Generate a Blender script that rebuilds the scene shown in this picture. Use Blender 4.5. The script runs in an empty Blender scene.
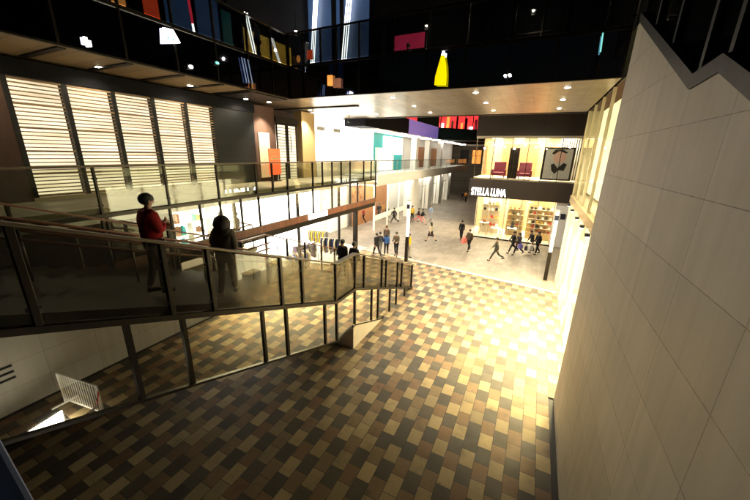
import bpy, bmesh, math, random
from mathutils import Vector, Matrix
random.seed(7)
PI = math.pi
R = math.radians
S = bpy.context.scene
COL = S.collection

# ------------------------------------------------------------------ materials
class NT:
    """tiny expression helper for node math"""
    def __init__(s, m):
        s.t = m.node_tree; s.n = s.t.nodes; s.l = s.t.links
    def new(s, k, **kw):
        d = s.n.new(k)
        for a, b in kw.items(): setattr(d, a, b)
        return d
    def put(s, sock, v):
        if isinstance(v, (int, float)): sock.default_value = v
        elif isinstance(v, (tuple, list)): sock.default_value = tuple(v) + ((1,) if len(v) == 3 and len(sock.default_value) == 4 else ())
        else: s.l.new(v, sock)
    def m(s, op, a, b=0.0, c=0.0):
        d = s.new('ShaderNodeMath', operation=op)
        s.put(d.inputs[0], a); s.put(d.inputs[1], b); s.put(d.inputs[2], c)
        return d.outputs[0]
    def mix(s, f, a, b):
        d = s.new('ShaderNodeMix', data_type='RGBA')
        s.put(d.inputs[0], f); s.put(d.inputs[6], a); s.put(d.inputs[7], b)
        return d.outputs[2]
    def noise(s, scale, detail=4, vec=None, rough=.55):
        d = s.new('ShaderNodeTexNoise')
        d.inputs['Scale'].default_value = scale; d.inputs['Detail'].default_value = detail; d.inputs['Roughness'].default_value = rough
        s.l.new(vec if vec is not None else s.pos(), d.inputs['Vector'])
        return d.outputs['Fac']
    def pos(s):
        return s.new('ShaderNodeNewGeometry').outputs['Position']
    def sep(s, v):
        d = s.new('ShaderNodeSeparateXYZ'); s.l.new(v, d.inputs[0]); return d.outputs
    def comb(s, x, y, z):
        d = s.new('ShaderNodeCombineXYZ')
        for i, v in enumerate((x, y, z)): s.put(d.inputs[i], v)
        return d.outputs[0]
    def rand(s, v):
        d = s.new('ShaderNodeTexWhiteNoise', noise_dimensions='3D'); s.l.new(v, d.inputs['Vector']); return d.outputs['Value']
    def bump(s, h, strength=.3, dist=.01):
        d = s.new('ShaderNodeBump'); d.inputs['Strength'].default_value = strength; d.inputs['Distance'].default_value = dist
        s.l.new(h, d.inputs['Height']); return d.outputs[0]

def base(name):
    m = bpy.data.materials.new(name); m.use_nodes = True
    n = NT(m); p = n.n['Principled BSDF']
    return m, n, p

def pm(name, c, rough=.6, metal=0, var=.18, scale=6, bump=.15, spec=.5):
    m, n, p = base(name)
    f = n.noise(scale, 5)
    lo = tuple(x * (1 - var) for x in c); hi = tuple(min(1, x * (1 + var)) for x in c)
    n.put(p.inputs['Base Color'], n.mix(f, lo, hi))
    rr = n.m('MULTIPLY_ADD', n.noise(scale * 2.3, 3), .25, max(.02, rough - .12))
    n.put(p.inputs['Roughness'], rr)
    p.inputs['Metallic'].default_value = metal
    p.inputs['Specular IOR Level'].default_value = spec
    if bump: n.put(p.inputs['Normal'], n.bump(n.noise(scale * 12, 3), bump, .004))
    return m

def em(name, c, s, var=0, scale=1.5):
    m, n, p = base(name)
    p.inputs['Base Color'].default_value = tuple(min(.8, x) for x in c) + (1,)
    p.inputs['Roughness'].default_value = .5
    p.inputs['Emission Color'].default_value = tuple(c) + (1,)
    if var:
        n.put(p.inputs['Emission Strength'], n.m('MULTIPLY_ADD', n.noise(scale, 2), s * var * 2, s * (1 - var)))
    else:
        p.inputs['Emission Strength'].default_value = s
    return m

def glass(name, tint=(.9, .95, .92), refl=.06, grow=.75, rough=.0):
    m, n, p = base(name)
    n.n.remove(p)
    out = n.n['Material Output']
    tr = n.new('ShaderNodeBsdfTransparent'); tr.inputs[0].default_value = tint + (1,)
    gl = n.new('ShaderNodeBsdfGlossy'); gl.inputs['Color'].default_value = (.95, .95, .95, 1); n.put(gl.inputs['Roughness'], n.m('MULTIPLY', n.m('POWER', n.noise(1.6, 5), 3.0), .35) if rough else 0.0)
    lw = n.new('ShaderNodeLayerWeight'); lw.inputs['Blend'].default_value = .25
    f = n.m('MULTIPLY_ADD', lw.outputs['Fresnel'], grow, refl); f = n.m('MINIMUM', f, .95)
    mx = n.new('ShaderNodeMixShader')
    n.l.new(f, mx.inputs[0]); n.l.new(tr.outputs[0], mx.inputs[1]); n.l.new(gl.outputs[0], mx.inputs[2])
    n.l.new(mx.outputs[0], out.inputs['Surface'])
    return m

def mat_tiles():
    m, n, p = base('concrete_pavers')
    P = n.sep(n.pos()); W, L = .33, .47
    u = n.m('DIVIDE', P[0], W); col = n.m('FLOOR', u); fu = n.m('FRACT', u)
    v = n.m('ADD', n.m('DIVIDE', P[1], L), n.m('MULTIPLY', n.m('FLOORED_MODULO', col, 2.0), 1.5)); row = n.m('FLOOR', v); fv = n.m('FRACT', v)
    r1 = n.rand(n.comb(col, row, 3.3)); r2 = n.rand(n.comb(row, col, 9.1)); r3 = n.rand(n.comb(col, row, 21.7))
    ph = n.m('FLOORED_MODULO', row, 3.0)
    ph = n.m('ADD', ph, n.m('MULTIPLY', n.m('LESS_THAN', r2, .07), 1.0)); ph = n.m('FLOORED_MODULO', ph, 3.0)
    dk = n.mix(r1, (.045, .038, .028), (.072, .060, .042))
    lt = n.mix(r1, (.19, .142, .072), (.36, .275, .14))
    br = n.mix(r3, (.155, .085, .042), (.175, .122, .062))
    c = n.mix(n.m('LESS_THAN', ph, .5), n.mix(n.m('LESS_THAN', ph, 1.5), br, lt), dk)
    nz = n.noise(42, 6, rough=.7); nz2 = n.noise(.55, 5)
    g = n.m('MULTIPLY_ADD', nz, .9, n.m('MULTIPLY_ADD', nz2, 1.0, .05))
    d = n.new('ShaderNodeMix', data_type='RGBA', blend_type='MULTIPLY'); n.put(d.inputs[0], .9); n.put(d.inputs[6], c); n.put(d.inputs[7], n.comb(g, g, g)); c = d.outputs[2]
    vo = n.new('ShaderNodeTexVoronoi'); vo.inputs['Scale'].default_value = 1.7; n.l.new(n.pos(), vo.inputs['Vector'])
    gum = n.m('LESS_THAN', n.m('ADD', vo.outputs['Distance'], n.m('MULTIPLY', n.noise(25, 2), .03)), .062)
    c = n.mix(n.m('MULTIPLY', gum, .6), c, (.05, .045, .04))
    st = n.m('POWER', n.noise(1.9, 6, rough=.7), 6.0)
    c = n.mix(n.m('MINIMUM', n.m('MULTIPLY', st, 5.0), .7), c, (.025, .02, .015))
    wob = n.m('MULTIPLY', n.m('SUBTRACT', n.noise(26, 3), .5), .006)
    eu = n.m('MULTIPLY', n.m('MINIMUM', fu, n.m('SUBTRACT', 1.0, fu)), W)
    ev = n.m('MULTIPLY', n.m('MINIMUM', fv, n.m('SUBTRACT', 1.0, fv)), L)
    e = n.m('ADD', n.m('MINIMUM', eu, ev), wob); mort = n.m('LESS_THAN', e, .0065)
    c = n.mix(mort, c, (.022, .019, .015))
    n.put(p.inputs['Base Color'], c)
    n.put(p.inputs['Roughness'], n.m('MULTIPLY_ADD', n.noise(3, 4), .35, .5))
    h = n.m('ADD', n.m('MULTIPLY', n.m('MINIMUM', e, .014), 30), n.m('ADD', n.m('MULTIPLY', nz, .3), n.m('MULTIPLY', r2, .15)))
    n.put(p.inputs['Normal'], n.bump(h, .6, .006))
    return m

def mat_paving(name, c, w, l, mortar=.005, var=.3):
    m, n, p = base(name)
    P = n.sep(n.pos())
    u = n.m('DIVIDE', P[0], w); col = n.m('FLOOR', u); fu = n.m('FRACT', u)
    v = n.m('ADD', n.m('DIVIDE', P[1], l), n.m('MULTIPLY', n.m('FRACT', n.m('MULTIPLY', col, .5)), 1.0)); row = n.m('FLOOR', v); fv = n.m('FRACT', v)
    r = n.rand(n.comb(col, row, 1.7))
    k = n.mix(r, tuple(x * (1 - var) for x in c), tuple(x * (1 + var) for x in c))
    g = n.m('MULTIPLY_ADD', n.noise(.4, 5), .9, .55)
    d = n.new('ShaderNodeMix', data_type='RGBA', blend_type='MULTIPLY'); n.put(d.inputs[0], 1.0); n.put(d.inputs[6], k); n.put(d.inputs[7], n.comb(g, g, g)); k = d.outputs[2]
    e = n.m('MINIMUM', n.m('MULTIPLY', n.m('MINIMUM', fu, n.m('SUBTRACT', 1.0, fu)), w), n.m('MULTIPLY', n.m('MINIMUM', fv, n.m('SUBTRACT', 1.0, fv)), l))
    k = n.mix(n.m('LESS_THAN', e, mortar), k, tuple(x * .45 for x in c))
    n.put(p.inputs['Base Color'], k)
    n.put(p.inputs['Roughness'], n.m('MULTIPLY_ADD', n.noise(1.3, 4), .4, .3))
    n.put(p.inputs['Normal'], n.bump(n.m('ADD', n.noise(30, 3), n.m('MULTIPLY', n.m('MINIMUM', e, .01), 60)), .3, .004))
    return m

def mat_stone_wall():
    m, n, p = base('stone_cladding')
    P = n.sep(n.pos())
    u = n.m('DIVIDE', n.m('SUBTRACT', P[1], 5.3), 1.2); col = n.m('FLOOR', u); fu = n.m('FRACT', u)
    v = n.m('DIVIDE', n.m('SUBTRACT', P[2], 5.9), .75); row = n.m('FLOOR', v); fv = n.m('FRACT', v)
    e = n.m('MINIMUM', n.m('MULTIPLY', n.m('MINIMUM', fu, n.m('SUBTRACT', 1.0, fu)), 1.2), n.m('MULTIPLY', n.m('MINIMUM', fv, n.m('SUBTRACT', 1.0, fv)), .75))
    r = n.rand(n.comb(col, row, 5.1))
    b = n.mix(r, (.43, .40, .335), (.56, .525, .45))
    g = n.noise(1.1, 6, rough=.65); g2 = n.noise(55, 3)
    st = n.noise(1.0, 5, vec=n.comb(n.m('MULTIPLY', P[0], 6.0), n.m('MULTIPLY', P[1], 6.0), n.m('MULTIPLY', P[2], .35)))
    b = n.mix(n.m('MULTIPLY', g, .5), b, (.37, .34, .28))
    b = n.mix(n.m('MULTIPLY', g2, .6), b, (.39, .36, .30))
    b = n.mix(n.m('MULTIPLY', n.m('POWER', st, 1.8), .9), b, (.28, .25, .20))
    b = n.mix(n.m('LESS_THAN', n.m('ADD', e, n.m('MULTIPLY', n.m('SUBTRACT', n.noise(9, 3), .5), .008)), .0042), b, (.17, .15, .12))
    n.put(p.inputs['Base Color'], b)
    n.put(p.inputs['Roughness'], n.m('MULTIPLY_ADD', g, .3, .45))
    n.put(p.inputs['Normal'], n.bump(n.m('ADD', n.m('MULTIPLY', n.m('MINIMUM', e, .012), 60), n.m('MULTIPLY', n.noise(160, 2), .5)), .35, .004))
    return m

def mat_wood(name, c, axis=1, scale=1.0):
    m, n, p = base(name)
    P = n.sep(n.pos())
    st = [n.m('MULTIPLY', P[i], 1.5 if i == axis else 28.0) for i in range(3)]
    f = n.noise(scale, 5, vec=n.comb(*st)); f2 = n.noise(2.0, 2)
    k = n.mix(f, tuple(x * .55 for x in c), tuple(min(1, x * 1.4) for x in c))
    k = n.mix(n.m('MULTIPLY', f2, .4), k, tuple(x * .6 for x in c))
    n.put(p.inputs['Base Color'], k); p.inputs['Roughness'].default_value = .42
    n.put(p.inputs['Normal'], n.bump(f, .2, .003))
    return m

def mat_planks(name, c, axis, w, rough=.5, metal=0.0, joint=.02, cross=0, cw=1.0):
    """boards of width w along one axis, with joints"""
    m, n, p = base(name)
    P = n.sep(n.pos())
    u = n.m('DIVIDE', P[axis], w); col = n.m('FLOOR', u); fu = n.m('FRACT', u)
    r = n.rand(n.comb(col, 2.0, 4.0))
    k = n.mix(r, tuple(x * .72 for x in c), tuple(min(1, x * 1.2) for x in c))
    k = n.mix(n.m('MULTIPLY', n.noise(1.2, 5), .5), k, tuple(x * .65 for x in c))
    e = n.m('MULTIPLY', n.m('MINIMUM', fu, n.m('SUBTRACT', 1.0, fu)), w)
    if cross:
        fc = n.m('FRACT', n.m('DIVIDE', P[cross - 1], cw)); e = n.m('MINIMUM', e, n.m('MULTIPLY', n.m('MINIMUM', fc, n.m('SUBTRACT', 1.0, fc)), cw))
    k = n.mix(n.m('LESS_THAN', e, joint * .5), k, tuple(x * .2 for x in c))
    n.put(p.inputs['Base Color'], k); n.put(p.inputs['Roughness'], n.m('MULTIPLY_ADD', n.noise(2.5, 4), .25, rough - .1)); p.inputs['Metallic'].default_value = metal
    n.put(p.inputs['Normal'], n.bump(n.m('MINIMUM', e, joint), .4, .01))
    return m

M = {}
M['tiles'] = mat_tiles()
M['paving'] = mat_paving('beige_stone_paving', (.20, .17, .135), .3, .6, .004, .16)
M['deck'] = mat_paving('deck_stone', (.21, .18, .14), .6, .6)
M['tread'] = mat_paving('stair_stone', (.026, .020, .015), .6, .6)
M['stone'] = mat_stone_wall()
M['steel'] = pm('dark_bronze_steel', (.022, .018, .014), .38, .75, .3, 9, .1)
M['steel2'] = pm('black_painted_steel', (.010, .010, .011), .5, 0, .3, 9, .1, .25)
M['inox'] = pm('brushed_stainless', (.42, .38, .32), .32, 1, .12, 14, .08)
M['rail'] = pm('handrail_bronze', (.10, .08, .055), .48, .7, .2, 10, 0)
M['woodrail'] = mat_wood('red_brown_handrail_wood', (.20, .075, .035), 1)
M['fascia'] = mat_planks('red_wood_fascia', (.22, .075, .032), 1, .17, .45, 0, .012)
M['soffit'] = mat_planks('bronze_soffit_panels', (.33, .26, .18), 0, .6, .32, .7, .012, 2, 2.4)
M['soffit2'] = mat_planks('beige_soffit_boards', (.30, .22, .13), 1, .62, .5, 0, .014)
M['darkclad'] = mat_planks('dark_metal_cladding', (.014, .016, .019), 2, .42, .4, .5, .014)
M['darkfascia'] = mat_planks('dark_brown_fascia', (.050, .036, .028), 0, 1.6, .45, .2, .012)
M['black'] = pm('black_facade', (.006, .006, .008), .75, 0, .4, 2, .1, .12)
M['navy'] = pm('blue_black_panel', (.012, .016, .045), .3, .3, .4, 2, .05)
M['brownwall'] = pm('brown_render', (.055, .026, .017), .8, 0, .3, 4, .3)
M['white'] = pm('white_plaster', (.78, .76, .72), .6, 0, .05, 3, .08)
M['cream'] = pm('cream_stone', (.55, .47, .34), .55, 0, .12, 3, .15)
M['slat'] = pm('tan_louvre_slat', (.26, .17, .09), .6, 0, .2, 6, .1)
M['tan'] = mat_planks('tan_wall_boards', (.42, .31, .17), 0, .45, .55, 0, .02, 3, .7)
M['gold'] = pm('gold_painted_steel', (.50, .38, .20), .35, .5, .15, 8, .05)
M['teal'] = pm('teal_painted_board', (.02, .34, .37), .5, 0, .1, 4, .05)
M['orangew'] = mat_wood('orange_wood', (.34, .15, .06), 2)
M['red'] = pm('red_lacquer', (.42, .02, .02), .4, 0, .15, 5, .05)
M['maroon'] = pm('maroon_leather', (.16, .012, .03), .42, 0, .2, 9, .2)
M['grey'] = pm('warm_grey_board', (.42, .41, .39), .6, 0, .12, 4, .1)
M['brick'] = mat_planks('dark_brick', (.16, .135, .10), 2, .24, .8, 0, .03)
M['purple'] = pm('violet_panel', (.23, .17, .52), .5, 0, .12, 3, .05)
M['darkteal'] = pm('dark_teal_panel', (.012, .028, .032), .4, .1, .2, 3, .05)
M['blue'] = pm('deep_blue_enamel', (.14, .22, .50), .4, .1, .15, 6, .05)
M['glass'] = glass('clear_glass', (.96, .97, .95), .02, .22)
M['wglass'] = glass('walkway_glass', (.80, .82, .72), .03, .3, 1)
M['bglass'] = glass('coated_balustrade_glass', (.56, .55, .49), .02, .34, 1)
M['dglass'] = glass('dark_balustrade_glass', (.42, .45, .46), .06, .6)
def mirror(name, c, rough):
    m, n, p = base(name); p.inputs['Metallic'].default_value = 1
    f = n.noise(2.2, 3)
    n.put(p.inputs['Base Color'], n.mix(f, tuple(x * .93 for x in c), c)); p.inputs['Roughness'].default_value = rough
    n.put(p.inputs['Normal'], n.bump(n.noise(1.4, 1), .03, .01))
    return m
M['mirror'] = mirror('mirror_polished_panel', (.80, .79, .72), .02)
M['dmirror'] = mirror('dark_mirror_panel', (.28, .30, .42), .03)
# things that give off light, and glows standing in for reflections and lit walls
def mat_louvre_light():
    m, n, p = base('louvre_backlight'); P = n.sep(n.pos())
    f = n.noise(1.0, 3, vec=n.comb(P[0], n.m('MULTIPLY', P[1], .35), n.m('MULTIPLY', P[2], 9.0))); f2 = n.noise(.9, 2)
    n.put(p.inputs['Emission Color'], n.mix(f, (1, .74, .36), (1, .95, .84)))
    n.put(p.inputs['Emission Strength'], n.m('MULTIPLY', n.m('MULTIPLY_ADD', f, .95, .22), n.m('MULTIPLY_ADD', f2, .9, .5)))
    return m
M['e_louvre'] = mat_louvre_light()
M['e_white'] = em('white_wall_glow', (1, .97, .90), 3.0, .06)
M['e_ceil'] = em('shop_ceiling_light', (1, .93, .78), 8.5)
M['e_warm'] = em('warm_shop_ceiling', (1, .86, .58), 32)
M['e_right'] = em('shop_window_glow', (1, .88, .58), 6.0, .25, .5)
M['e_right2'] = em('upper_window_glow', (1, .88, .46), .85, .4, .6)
M['e_disc'] = em('downlight_lens', (1, .90, .72), 45)
M['e_pole'] = em('luminous_column', (1, .88, .66), .62)
M['e_sign'] = em('sign_white_light', (1, .98, .94), 5)
M['e_blue'] = em('reflected_blue_mark', (.05, .25, .8), 1.5)
M['e_neon'] = em('neon_tube_light', (1, .96, .86), 4)
M['e_neonred'] = em('neon_red_light', (.85, .03, .06), 1.0)
M['e_red'] = em('red_billboard_light', (.9, .075, .02), .5, .2, 1.0)
M['e_yellow'] = em('yellow_screen_light', (.62, .36, .03), .42, .5, .8)
M['e_sail'] = em('yellow_sail_light', (1, .74, .0), .62, .35, 3)
M['e_pink'] = em('pink_screen_light', (.65, .03, .09), .55, .3, 1.2)
M['e_redshop'] = em('red_shop_light', (.8, .04, .04), .8, .9, 2.6)
M['e_orange'] = em('orange_shop_light', (.85, .30, .06), .8, .6, 1.3)
M['e_cream'] = em('cream_window_light', (1, .93, .78), 1.3, .4, 1.5)
M['e_violet'] = em('violet_panel_light', (.33, .24, .85), .16, .15, 1)
M['e_bluewall'] = em('blue_lit_wall', (.03, .06, .13), .5, .8, .5)
M['e_glow_panel'] = em('glow_panel_light', (1, .94, .78), 16)
M['e_dimblue'] = em('dim_blue_light', (.3, .42, .75), .14)
M['e_amber'] = em('dim_amber_light', (.5, .2, .1), .25, .6, 4)
M['e_cyan'] = em('cyan_tube_light', (.25, .8, .75), .6)
M['e_redsign'] = em('red_sign_light', (.85, .10, .03), .8)
M['tape_red'] = pm('red_tape', (.5, .02, .02), .5)
M['whitepaint'] = pm('white_painted_steel', (.75, .73, .66), .45, 0, .05, 8, .05)
M['paper'] = pm('white_paper', (.85, .83, .75), .7, 0, .04, 8, .05)
SKIN = pm('skin', (.42, .24, .16), .55, 0, .06, 12, .05)
HAIR = pm('black_hair', (.014, .011, .009), .55, 0, .6, 40, 1.0)
DARKEYE = pm('eye_dark', (.02, .015, .012), .2, 0, 0, 5, 0)
LIP = pm('lips', (.30, .10, .08), .5, 0, 0, 5, 0)
_cl = {}
def cloth(c):
    k = tuple(round(x, 3) for x in c)
    if k not in _cl: _cl[k] = pm('cloth_fabric', c, .85, 0, .25, 22, .5, .2)
    return _cl[k]

# ------------------------------------------------------------------ mesh helpers
class MB:
    def __init__(s): s.v = []; s.f = []
    def add(s, vs, fs):
        o = len(s.v); s.v += [Vector(x) for x in vs]; s.f += [[o + i for i in f] for f in fs]; return s
    def box(s, x0, x1, y0, y1, z0, z1):
        return s.add([(x0, y0, z0), (x1, y0, z0), (x1, y1, z0), (x0, y1, z0), (x0, y0, z1), (x1, y0, z1), (x1, y1, z1), (x0, y1, z1)],
                     [(3, 2, 1, 0), (4, 5, 6, 7), (0, 1, 5, 4), (1, 2, 6, 5), (2, 3, 7, 6), (3, 0, 4, 7)])
    def prism(s, poly, fa, fb):
        """poly of 2D points; fa and fb map a point to 3D at the two ends"""
        n = len(poly)
        return s.add([fa(*p) for p in poly] + [fb(*p) for p in poly],
                     [list(range(n))[::-1], [n + i for i in range(n)]] + [(i, (i + 1) % n, n + (i + 1) % n, n + i) for i in range(n)])
    def px(s, poly, x0, x1): return s.prism(poly, lambda a, b: (x0, a, b), lambda a, b: (x1, a, b))
    def py(s, poly, y0, y1): return s.prism(poly, lambda a, b: (a, y0, b), lambda a, b: (a, y1, b))
    def pz(s, poly, z0, z1): return s.prism(poly, lambda a, b: (a, b, z0), lambda a, b: (a, b, z1))
    def bar(s, p, q, w, h, up=(0, 0, 1)):
        p, q, up = Vector(p), Vector(q), Vector(up); d = (q - p).normalized()
        a = d.cross(up)
        if a.length < 1e-4: a = d.cross(Vector((1, 0, 0)))
        a.normalize(); b = a.cross(d).normalized(); a = a * w / 2; b = b * h / 2
        return s.add([p - a - b, p + a - b, p + a + b, p - a + b, q - a - b, q + a - b, q + a + b, q - a + b],
                     [(3, 2, 1, 0), (4, 5, 6, 7), (0, 1, 5, 4), (1, 2, 6, 5), (2, 3, 7, 6), (3, 0, 4, 7)])
    def tube(s, p, q, r, n=10, r2=None):
        p, q = Vector(p), Vector(q); d = (q - p).normalized(); r2 = r if r2 is None else r2
        a = d.cross(Vector((0, 0, 1)))
        if a.length < 1e-3: a = d.cross(Vector((1, 0, 0)))
        a.normalize(); b = d.cross(a)
        c = [math.cos(2 * PI * i / n) * a + math.sin(2 * PI * i / n) * b for i in range(n)]
        return s.add([p + x * r for x in c] + [q + x * r2 for x in c],
                     [list(range(n))[::-1], [n + i for i in range(n)]] + [(i, (i + 1) % n, n + (i + 1) % n, n + i) for i in range(n)])
    def ball(s, c, rx, ry, rz, n=12, m=8, keep=None):
        c = Vector(c); vs = []; fs = []
        for j in range(m + 1):
            t = PI * j / m
            for i in range(n):
                a = 2 * PI * i / n
                vs.append(c + Vector((rx * math.sin(t) * math.cos(a), ry * math.sin(t) * math.sin(a), rz * math.cos(t))))
        for j in range(m):
            for i in range(n):
                f = (j * n + i, (j + 1) * n + i, (j + 1) * n + (i + 1) % n, j * n + (i + 1) % n)
                ctr = sum((vs[k] for k in f), Vector()) / 4 - c
                if keep is None or keep(ctr): fs.append(f)
        return s.add(vs, fs)
    def build(s, name, mat, parent=None, smooth=False, bevel=0, loc=None):
        me = bpy.data.meshes.new(name); me.from_pydata([tuple(v) for v in s.v], [], s.f); me.validate(); me.update()
        bm = bmesh.new(); bm.from_mesh(me); bmesh.ops.recalc_face_normals(bm, faces=bm.faces); bm.to_mesh(me); bm.free()
        me.materials.append(M[mat] if isinstance(mat, str) else mat)
        if smooth: me.polygons.foreach_set('use_smooth', [True] * len(me.polygons))
        o = bpy.data.objects.new(name, me); COL.objects.link(o)
        if loc is not None: o.location = loc
        if parent is not None: put(o, parent)
        if bevel:
            b = o.modifiers.new('Bevel', 'BEVEL'); b.width = bevel; b.segments = 2; b.limit_method = 'ANGLE'
        return o
def put(o, parent):
    """parent without moving: meshes are written in world space, things sit unrotated at a base point"""
    o.parent = parent
    base_ = Vector(parent.location)
    if parent.parent is not None: base_ = Vector((0, 0, 0)) if parent.type == 'MESH' else base_
    if parent.type == 'EMPTY' and parent.get('world_parts'): o.location = Vector(o.location) - Vector(parent.location)
def tag(o, label=None, cat=None, group=None, kind=None):
    for k, v in (('label', label), ('category', cat), ('group', group), ('kind', kind)):
        if v: o[k] = v
    return o
def thing(name, label, cat, loc=(0, 0, 0), group=None, rz=0, local=False):
    o = bpy.data.objects.new(name, None); o.empty_display_size = .2; COL.objects.link(o); o.location = loc
    o.rotation_euler.z = rz
    if not local: o['world_parts'] = 1
    return tag(o, label, cat, group)
def box(name, mat, parent, *b, bevel=0): return MB().box(*b).build(name, mat, parent, bevel=bevel)
def copy_tree(o, parent=None):
    c = o.copy(); COL.objects.link(c)
    if parent is not None: c.parent = parent
    for ch in list(o.children): copy_tree(ch, c)
    return c
def lettering(txt, size, mat, parent, loc, rot, extrude=.03, name='lettering', width=None, bold=.0):
    cu = bpy.data.curves.new(name, 'FONT'); cu.body = txt; cu.size = size; cu.extrude = extrude; cu.offset = bold
    t = bpy.data.objects.new('t', cu); COL.objects.link(t)
    bpy.context.view_layer.update()
    me = bpy.data.meshes.new_from_object(t.evaluated_get(bpy.context.evaluated_depsgraph_get()))
    COL.objects.unlink(t); bpy.data.objects.remove(t)
    if width:
        xs = [v.co.x for v in me.vertices]; k = width / (max(xs) - min(xs)); x0 = min(xs)
        for v in me.vertices: v.co.x = (v.co.x - x0) * k
    me.transform(Matrix.Translation(loc) @ Matrix(rot).to_4x4())
    me.materials.clear(); me.materials.append(M[mat])
    o = bpy.data.objects.new(name, me); COL.objects.link(o)
    if parent is not None: put(o, parent)
    return o
ROT_FRONT = ((1, 0, 0), (0, 0, -1), (0, 1, 0))      # text read by someone looking along +Y
ROT_LEFT = ((0, 0, 1), (1, 0, 0), (0, 1, 0))        # text on a face looking to +X, reads along +Y

# ------------------------------------------------------------------ setting: ground and paving
def struct(name, mb, mat): return tag(mb.build(name, mat), kind='structure')
struct('ground', MB().add([(-150, -100, -.02), (150, -100, -.02), (150, 200, -.02), (-150, 200, -.02)], [(0, 1, 2, 3)]), 'black')
struct('plaza_paving', MB().add([(-26, 17, 0), (12, 17, 0), (12, 75, 0), (-26, 75, 0)], [(0, 1, 2, 3)]), 'paving')
TE = lambda x: 20.44 - (x + 11.6) * .1434
struct('paver_pavement', MB().add([(-16, -6, .004), (1.31, -6, .004), (1.31, 9.6, .004), (1.9, 9.6, .004), (1.9, TE(1.9), .004), (-16, TE(-16), .004)], [(0, 1, 2, 3, 4, 5)]), 'tiles')
struct('pavement_kerb', MB().prism([(0, 0), (.22, 0), (.22, .008), (0, .008)], lambda a, b: (-16, TE(-16) + a, b), lambda a, b: (1.9, TE(1.9) + a, b)), 'cream')
struct('drain_channel', MB().box(1.312, 1.448, -6, 9.5, -.06, .001), 'steel2')

# ------------------------------------------------------------------ right: stone wall with glazed stair balustrade
w = thing('stone_wall', 'tall beige stone clad wall with a stepped sloping top along the right side', 'wall', (1.6, 4, 0))
prof = [(-5, 0), (9.5, 0), (9.5, 9.72), (9.32, 9.74), (5.3, 7.79), (4.61, 7.83), (3.9, 7.50), (-5, 3.42)]
MB().px(prof, 1.45, 1.80).build('wall_body', 'stone', w)
top = [(9.36, 9.74), (5.3, 7.79), (4.61, 7.83), (3.9, 7.5), (-5, 3.42)]
cop = [(a, b + .005) for a, b in top] + [(a, b + .17) for a, b in reversed(top)]
MB().px(cop, 1.43, 1.62).build('coping', 'steel2', w)
for z in (.95, 1.13, 1.31):
    MB().box(1.442, 1.452, 1.55, 2.25, z, z + .07).build('vent_slot', 'black', w)
b = thing('glass_balustrade', 'dark glass balustrade stepping up along the top of the stone wall', 'balustrade', (1.55, 4, 7.6))
for (a, za), (c, zc) in zip(top[:-1], top[1:]):
    n = max(1, round(abs(a - c) / 1.6))
    for i in range(n):
        t0, t1 = i / n, (i + 1) / n
        y0, y1 = a + (c - a) * t0, a + (c - a) * t1; z0, z1 = za + (zc - za) * t0, za + (zc - za) * t1
        MB().px([(y0, z0 + .18), (y1, z1 + .18), (y1, z1 + 2.2), (y0, z0 + 2.2)], 1.515, 1.535).build('glass_panel', 'dglass', b)
        MB().bar((1.525, y1, z1 + .17), (1.525, y1, z1 + 2.2), .09, .09).build('post', 'steel2', b)
rl = [(a, c + 2.2) for a, c in top] + [(a, c + 2.29) for a, c in reversed(top)]
MB().px(rl, 1.46, 1.6).build('handrail', 'steel', b)
# stair flight behind that balustrade
st = thing('staircase', 'upper stone staircase rising behind the glass on top of the stone wall', 'staircase', (2.6, 5, 0))
sp = [(9.4, 9.3), (5.4, 7.5), (4.5, 7.5), (-4, 3.5), (-4, 3.2), (4.5, 7.2), (5.4, 7.2), (9.4, 9.0)]
MB().px(sp, 1.82, 3.4).build('flight', 'deck', st)
MB().px([(9.4, 9.32), (5.4, 7.52), (4.5, 7.52), (4.5, 8.0), (5.4, 8.0), (9.4, 9.8)], 3.42, 3.6).build('far_stringer', 'grey', st)

# ------------------------------------------------------------------ right: lit shop beyond the wall
sh = thing('corner_shop', 'tall glowing glass shop front on the right beyond the stone wall', 'shop', (3, 15, 0))
box('end_wall', 'cream', sh, 1.80, 1.95, 9.5, 9.85, 0, 9.28)
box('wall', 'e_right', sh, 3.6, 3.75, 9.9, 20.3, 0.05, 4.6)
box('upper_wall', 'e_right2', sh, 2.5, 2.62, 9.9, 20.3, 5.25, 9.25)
box('floor', 'cream', sh, 1.9, 3.6, 9.86, 20.3, -.05, .03)
box('slab', 'cream', sh, 1.98, 3.6, 9.86, 20.3, 4.72, 5.1)
box('upper_storey', 'black', sh, 1.9, 8, 9.6, 20.5, 10.6, 17)
box('beam', 'gold', sh, 1.80, 1.97, 9.86, 20.4, 4.70, 5.06)
for y in (9.95, 12.0, 14.05, 16.1, 18.2, 20.3):
    MB().box(1.84, 1.96, y - .05, y + .05, 0, 4.7).build('mullion', 'cream', sh)
    MB().box(1.86, 1.96, y - .035, y + .035, 5.06, 9.28).build('mullion', 'cream', sh)
for y0, y1 in zip((9.95, 12.0, 14.05, 16.1, 18.2), (12.0, 14.05, 16.1, 18.2, 20.3)):
    MB().box(1.89, 1.905, y0 + .05, y1 - .05, .05, 4.7).build('window', 'glass', sh)
    MB().box(1.89, 1.905, y0 + .05, y1 - .05, 5.06, 9.28).build('window', 'glass', sh)
box('side_wall', 'cream', sh, 1.97, 3.75, 20.3, 20.42, 0, 9.25)
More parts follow.
